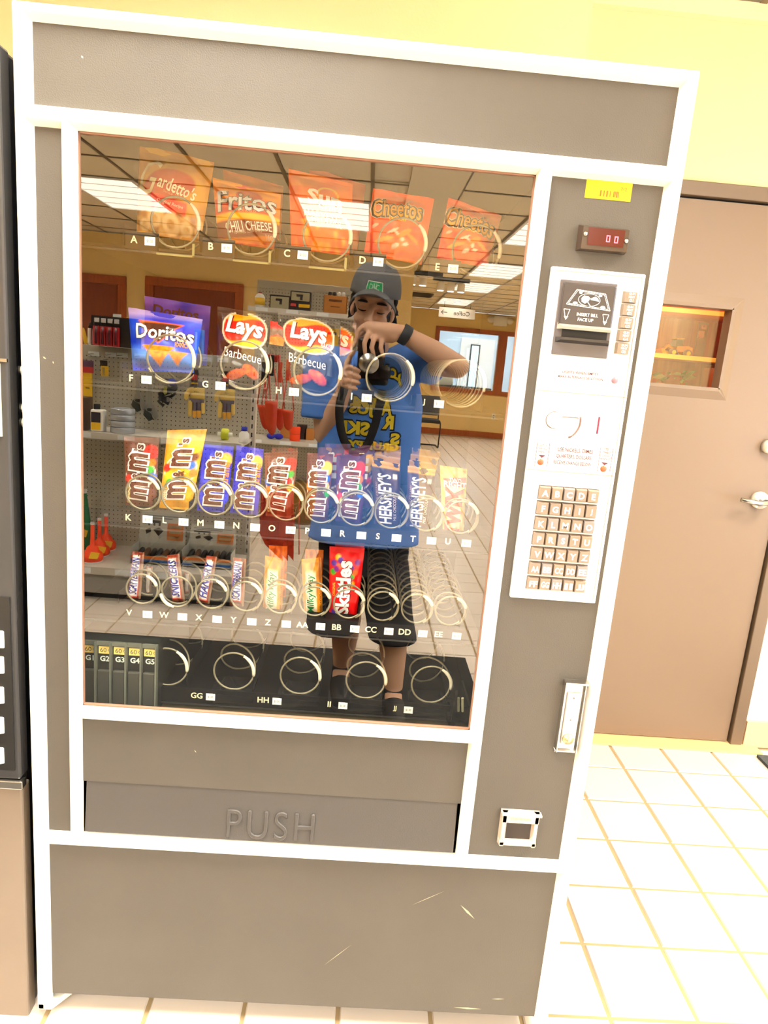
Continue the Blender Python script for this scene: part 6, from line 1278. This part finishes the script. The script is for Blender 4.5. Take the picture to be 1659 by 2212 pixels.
# shirt
sm = MB(); hem = ra(786, 1168, 1.56)
sm.loft([(hem.x + .0, hem.y - .01, hem.z, .222, .138), (hem.x, hem.y - .01, hem.z + .12, .208, .132), (wa.x, wa.y, wa.z + .08, .196, .128), (ch.x, ch.y, ch.z - .08, .196, .132), (ch.x, ch.y, ch.z + .04, .198, .130), (ch.x, ch.y, ch.z + .10, .186, .118), (ch.x, nk.y, nk.z - .045, .13, .09), (nk.x, nk.y, nk.z - .015, .078, .066)], 36)
sm.limb([shL + Vector((.03, 0, -.01)), ch + Vector((0, -.01, .11)), shR + Vector((-.03, 0, -.01))], [.076, .085, .076], 18)
eR = shR + (elR - shR) * .50; eL = shL + (elL - shL) * .78
def sleeve(a, b_, r0, r1):                                       # a tube that ends in a flat hem
    d = (b_ - a).normalized(); sm.tube([a - d * .03, a, a + (b_ - a) * .5, b_], [r0 * .7, r0, (r0 + r1) / 2, r1], 20)
sleeve(shR, eR + Vector((0, 0, -.012)), .078, .074); sleeve(shL, eL + Vector((-.014, 0, 0)), .076, .078)
me = solid(sm, .0075, 5)
for v in me.vertices:
    p = v.co; f_ = noise.noise(Vector((p.x * 9, p.y * 6, p.z * 4))) * .010 + noise.noise(Vector((p.x * 22 + p.z * 8, p.y * 10, p.z * 9))) * .005
    v.co = p + Vector((p.x - ch.x, (p.y - ch.y) * 1.5, 0)).normalized() * f_
shirt = mesh_obj('shirt', me, M_SHIRT, PER)
bm = bmesh.new(); bm.from_mesh(me); bvh = BVHTree.FromBMesh(bm); bm.free()
def on_shirt(x, z, off=.003):
    h = bvh.ray_cast(Vector((x, 1.0, z)), Vector((0, -1, 0)))
    return Vector((x, (h[0].y if h[0] else ch.y + .12) + off, z))
def printed(mb, st, px, py, w, h, rot=0.0, m=0, bold=.05):
    c = ra(px, py, 1.46); mb.text(st, lambda a, b: on_shirt(c.x - a, c.z + b, .002 + .0015 * m), w=w + (.012 if m == 0 else 0), h=h + (.012 if m == 0 else 0), m=m, bold=bold + (.03 if m == 0 else 0), rot=rot, fine=.2)
pr = MB()
for m in (0, 1):
    printed(pr, 'Y', 862, 822, .036, .040, -.5, m); printed(pr, 'O', 848, 806, .030, .036, -.2, m); printed(pr, 'X', 828, 798, .030, .036, .15, m)
    printed(pr, 'I\'M', 788, 868, .085, .038, 0, m); printed(pr, 'JUS', 782, 886, .095, .048, .0, m); printed(pr, 'SKI', 770, 924, .098, .050, .0, m)
    printed(pr, 'A', 835, 880, .042, .060, .0, m); printed(pr, 'R', 838, 912, .042, .050, .0, m); printed(pr, 'GRUMPY', 806, 962, .19, .030, .0, m); printed(pr, 'S', 853, 948, .036, .042, .0, m)
pr.build('shirt_print', [mat('print_navy', (26, 40, 58), .8), mat('print_mustard', (226, 204, 40), .8)], shirt)
# shorts
st = MB(); hzR, hzL = ra(848, 1384, 1.48).z, ra(700, 1356, 1.60).z; lx, rx_ = ra(705, 1350, 1.58).x, ra(848, 1380, 1.48).x
st.loft([(pv.x, pv.y, pv.z - .10, .178, .122), (pv.x, pv.y, pv.z, .185, .125), (pv.x, pv.y, pv.z + .10, .178, .122)], 30)
for (bx, by, kz, r) in ((rx_, Y_(1.50), hzR, .098), (lx + .02, Y_(1.60), hzL, .108)):
    sx = pv.x + (.088 if bx > pv.x else -.092); st.loft([(bx, by, kz, r, r * 1.05), ((bx + sx) / 2, (by + pv.y) / 2, (kz + pv.z) / 2 - .03, r * 1.02, r * 1.08), (sx, pv.y, pv.z - .05, .098, .118)], 26)
me = solid(st, .008, 4)
for v in me.vertices: p = v.co; v.co = p + Vector((p.x - pv.x, p.y - pv.y, 0)).normalized() * noise.noise(Vector((p.x * 12, p.y * 8, p.z * 7))) * .008
mesh_obj('shorts', me, M_SHORT, PER)
# socks and shoes
for a in (anR, anL):
    MB().loft([(a.x, a.y, .05, .042, .045), (a.x, a.y, .10, .040, .042), (a.x, a.y, a.z + .01, .040, .041)], 18).build('sock', M_SHORT, PER, True)
    sh = MB(); sh.limb([(a.x, a.y - .03, .046), (a.x + .002, a.y + .07, .046), (a.x + .006, a.y + .17, .040)], [.043, .047, .038], 16); me = solid(sh, .006, 3)
    for v in me.vertices: v.co.z = max(.016, v.co.z)
    so = mesh_obj('shoe', me, mat('shoe_black', (26, 26, 28), .6), PER)
    m = MB(); m.poly([(a.x + .050 * math.cos(t) * (1 if math.sin(t) > 0 else .9) + .003, a.y + .07 + (.145 if math.sin(t) > 0 else .115) * math.sin(t), 0.0066) for t in [2 * PI * k / 20 for k in range(20)]], (0, 0, .014)); m.build('sole', mat('sole_grey', (70, 70, 72), .6), so)
# wristband
d = (wrR - elR).normalized(); c = elR + (wrR - elR) * .93; q = Vector((0, 0, 1)).cross(d).normalized(); r2 = d.cross(q)
MB().tube([c - d * .017, c - d * .015, c + d * .015, c + d * .017], [.030, .0355, .0355, .030], 22).build('wristband', mat('band_slate', (44, 50, 58), .6), PER, True)
# ------------------------------------------------------------------ the camera held in both hands
CX, CZ_ = CAM.x, CAM.z; LF = CAM.y - .010
M_CB = mat('camera_body', (30, 17, 18), .35, var=.1); M_CK = mat('camera_black', (12, 12, 13), .22)
CMR = empty('photo_camera', (CX, LF - .08, CZ_), 'dark compact camera held upright in front of the face', 'camera')
MB().box(CX - .042, CX + .050, LF - .105, LF - .058, CZ_ - .055, CZ_ + .088).build('body', M_CB, CMR, bevel=.010)
MB().box(CX - .044, CX + .028, LF - .064, LF - .046, CZ_ + .034, CZ_ + .086).build('grip', M_CB, CMR, bevel=.010)
lb = MB().lathe([(.034, .060), (.036, .052), (.036, .020), (.0335, .018), (.0335, .002), (.031, 0), (.028, .001), (.027, .006), (.001, .007)], (CX, LF, CZ_), 36, axis="y"); lb.build("lens_barrel", M_CK, CMR, True)
MB().lathe([(.0345, -.003), (.0352, -.001), (.0345, .001), (.0335, .0)], (CX, LF - .003, CZ_), 36, axis='y').build('lens_ring', M_STEEL, CMR, True)
MB().box(CX + .034, CX + .080, LF - .098, LF - .050, CZ_ - .052, CZ_ - .004).build('viewfinder_hump', M_CK, CMR, bevel=.014)
MB().limb([(CX + .005, LF - .075, CZ_ - .060), (CX + .058, LF - .075, CZ_ - .058)], [.014, .016], 12).build('flash_housing', M_CK, CMR, True)
MB().lathe([(.009, 0), (.010, .003), (.010, .010), (.008, .012)], (CX - .046, LF - .08, CZ_ + .064), 16, axis='x').build('shutter_button', M_STEEL, CMR, True)
# neck strap hanging as a loop
def ribbon(name, pts, w):
    mb = MB(); vs = []
    for i, p in enumerate(pts):
        a = pts[max(0, i - 1)]; c = pts[min(len(pts) - 1, i + 1)]; t = (c - a).normalized(); s = t.cross(Vector((0, 1, 0))).normalized() * w / 2; vs += [p - s, p + s]
    mb.add(vs, [(2 * i, 2 * i + 1, 2 * i + 3, 2 * i + 2) for i in range(len(pts) - 1)]); o = mb.build(name, mat('strap_black', (15, 15, 18), .7), CMR, True); so = o.modifiers.new('s', 'SOLIDIFY'); so.thickness = .002; return o
def curve_pts(ps, n=24):
    out = []
    for i in range(len(ps) - 1):
        p0, p1, p2, p3 = ps[max(0, i - 1)], ps[i], ps[i + 1], ps[min(len(ps) - 1, i + 2)]
        for k in range(n // (len(ps) - 1) + 1):
            t = k / (n // (len(ps) - 1) + 1); out.append(.5 * ((2 * p1) + (p2 - p0) * t + (2 * p0 - 5 * p1 + 4 * p2 - p3) * t * t + (3 * p1 - p0 - 3 * p2 + p3) * t ** 3))
    return out + [ps[-1]]
ribbon('neck_strap', curve_pts([ra(744, 838, 1.375), ra(733, 880, 1.385), ra(738, 935, 1.40), ra(757, 972, 1.41), ra(785, 972, 1.415), ra(806, 930, 1.405), ra(818, 885, 1.39), ra(826, 842, 1.375)]), .030)
MB().tube([ra(831, 745, 1.375), ra(830, 775, 1.37), ra(828, 800, 1.37)], .0016, 6).build('strap_cord', M_CK, CMR, True)
# black mat on the floor before the machines
a, b = ra(250, 1381, 1.0), ra(1025, 1412, 1.0)
def floor_hit(px, py):
    d = _r * ((px - 829.5) / F_PX) - _u * ((py - 1106) / F_PX) + _f; t = -CAM.z / d.z; p = CAM + d * t; return Vector((p.x, 2 * GYR - p.y, 0))
f0, f1 = floor_hit(250, 1383), floor_hit(1000, 1411)
mt = MB().box(-1.25, 1.12, (f0.y + f1.y) / 2, -.42, .0012, .0062).build('anti_fatigue_mat', mat('mat_black', (18, 19, 19), .8, var=.25, scale=60, bump=.6, bscale=300), None, False, .004); tag(mt, 'long black rubber mat on the tiles before the vending machines', 'mat')
# ------------------------------------------------------------------ the machines and their goods brought to full size
for o in [VM, NM] + SNACKS:
    o.location = CAM + SC * (Vector(o.location) - CAM); o.scale = (SC, SC, SC)
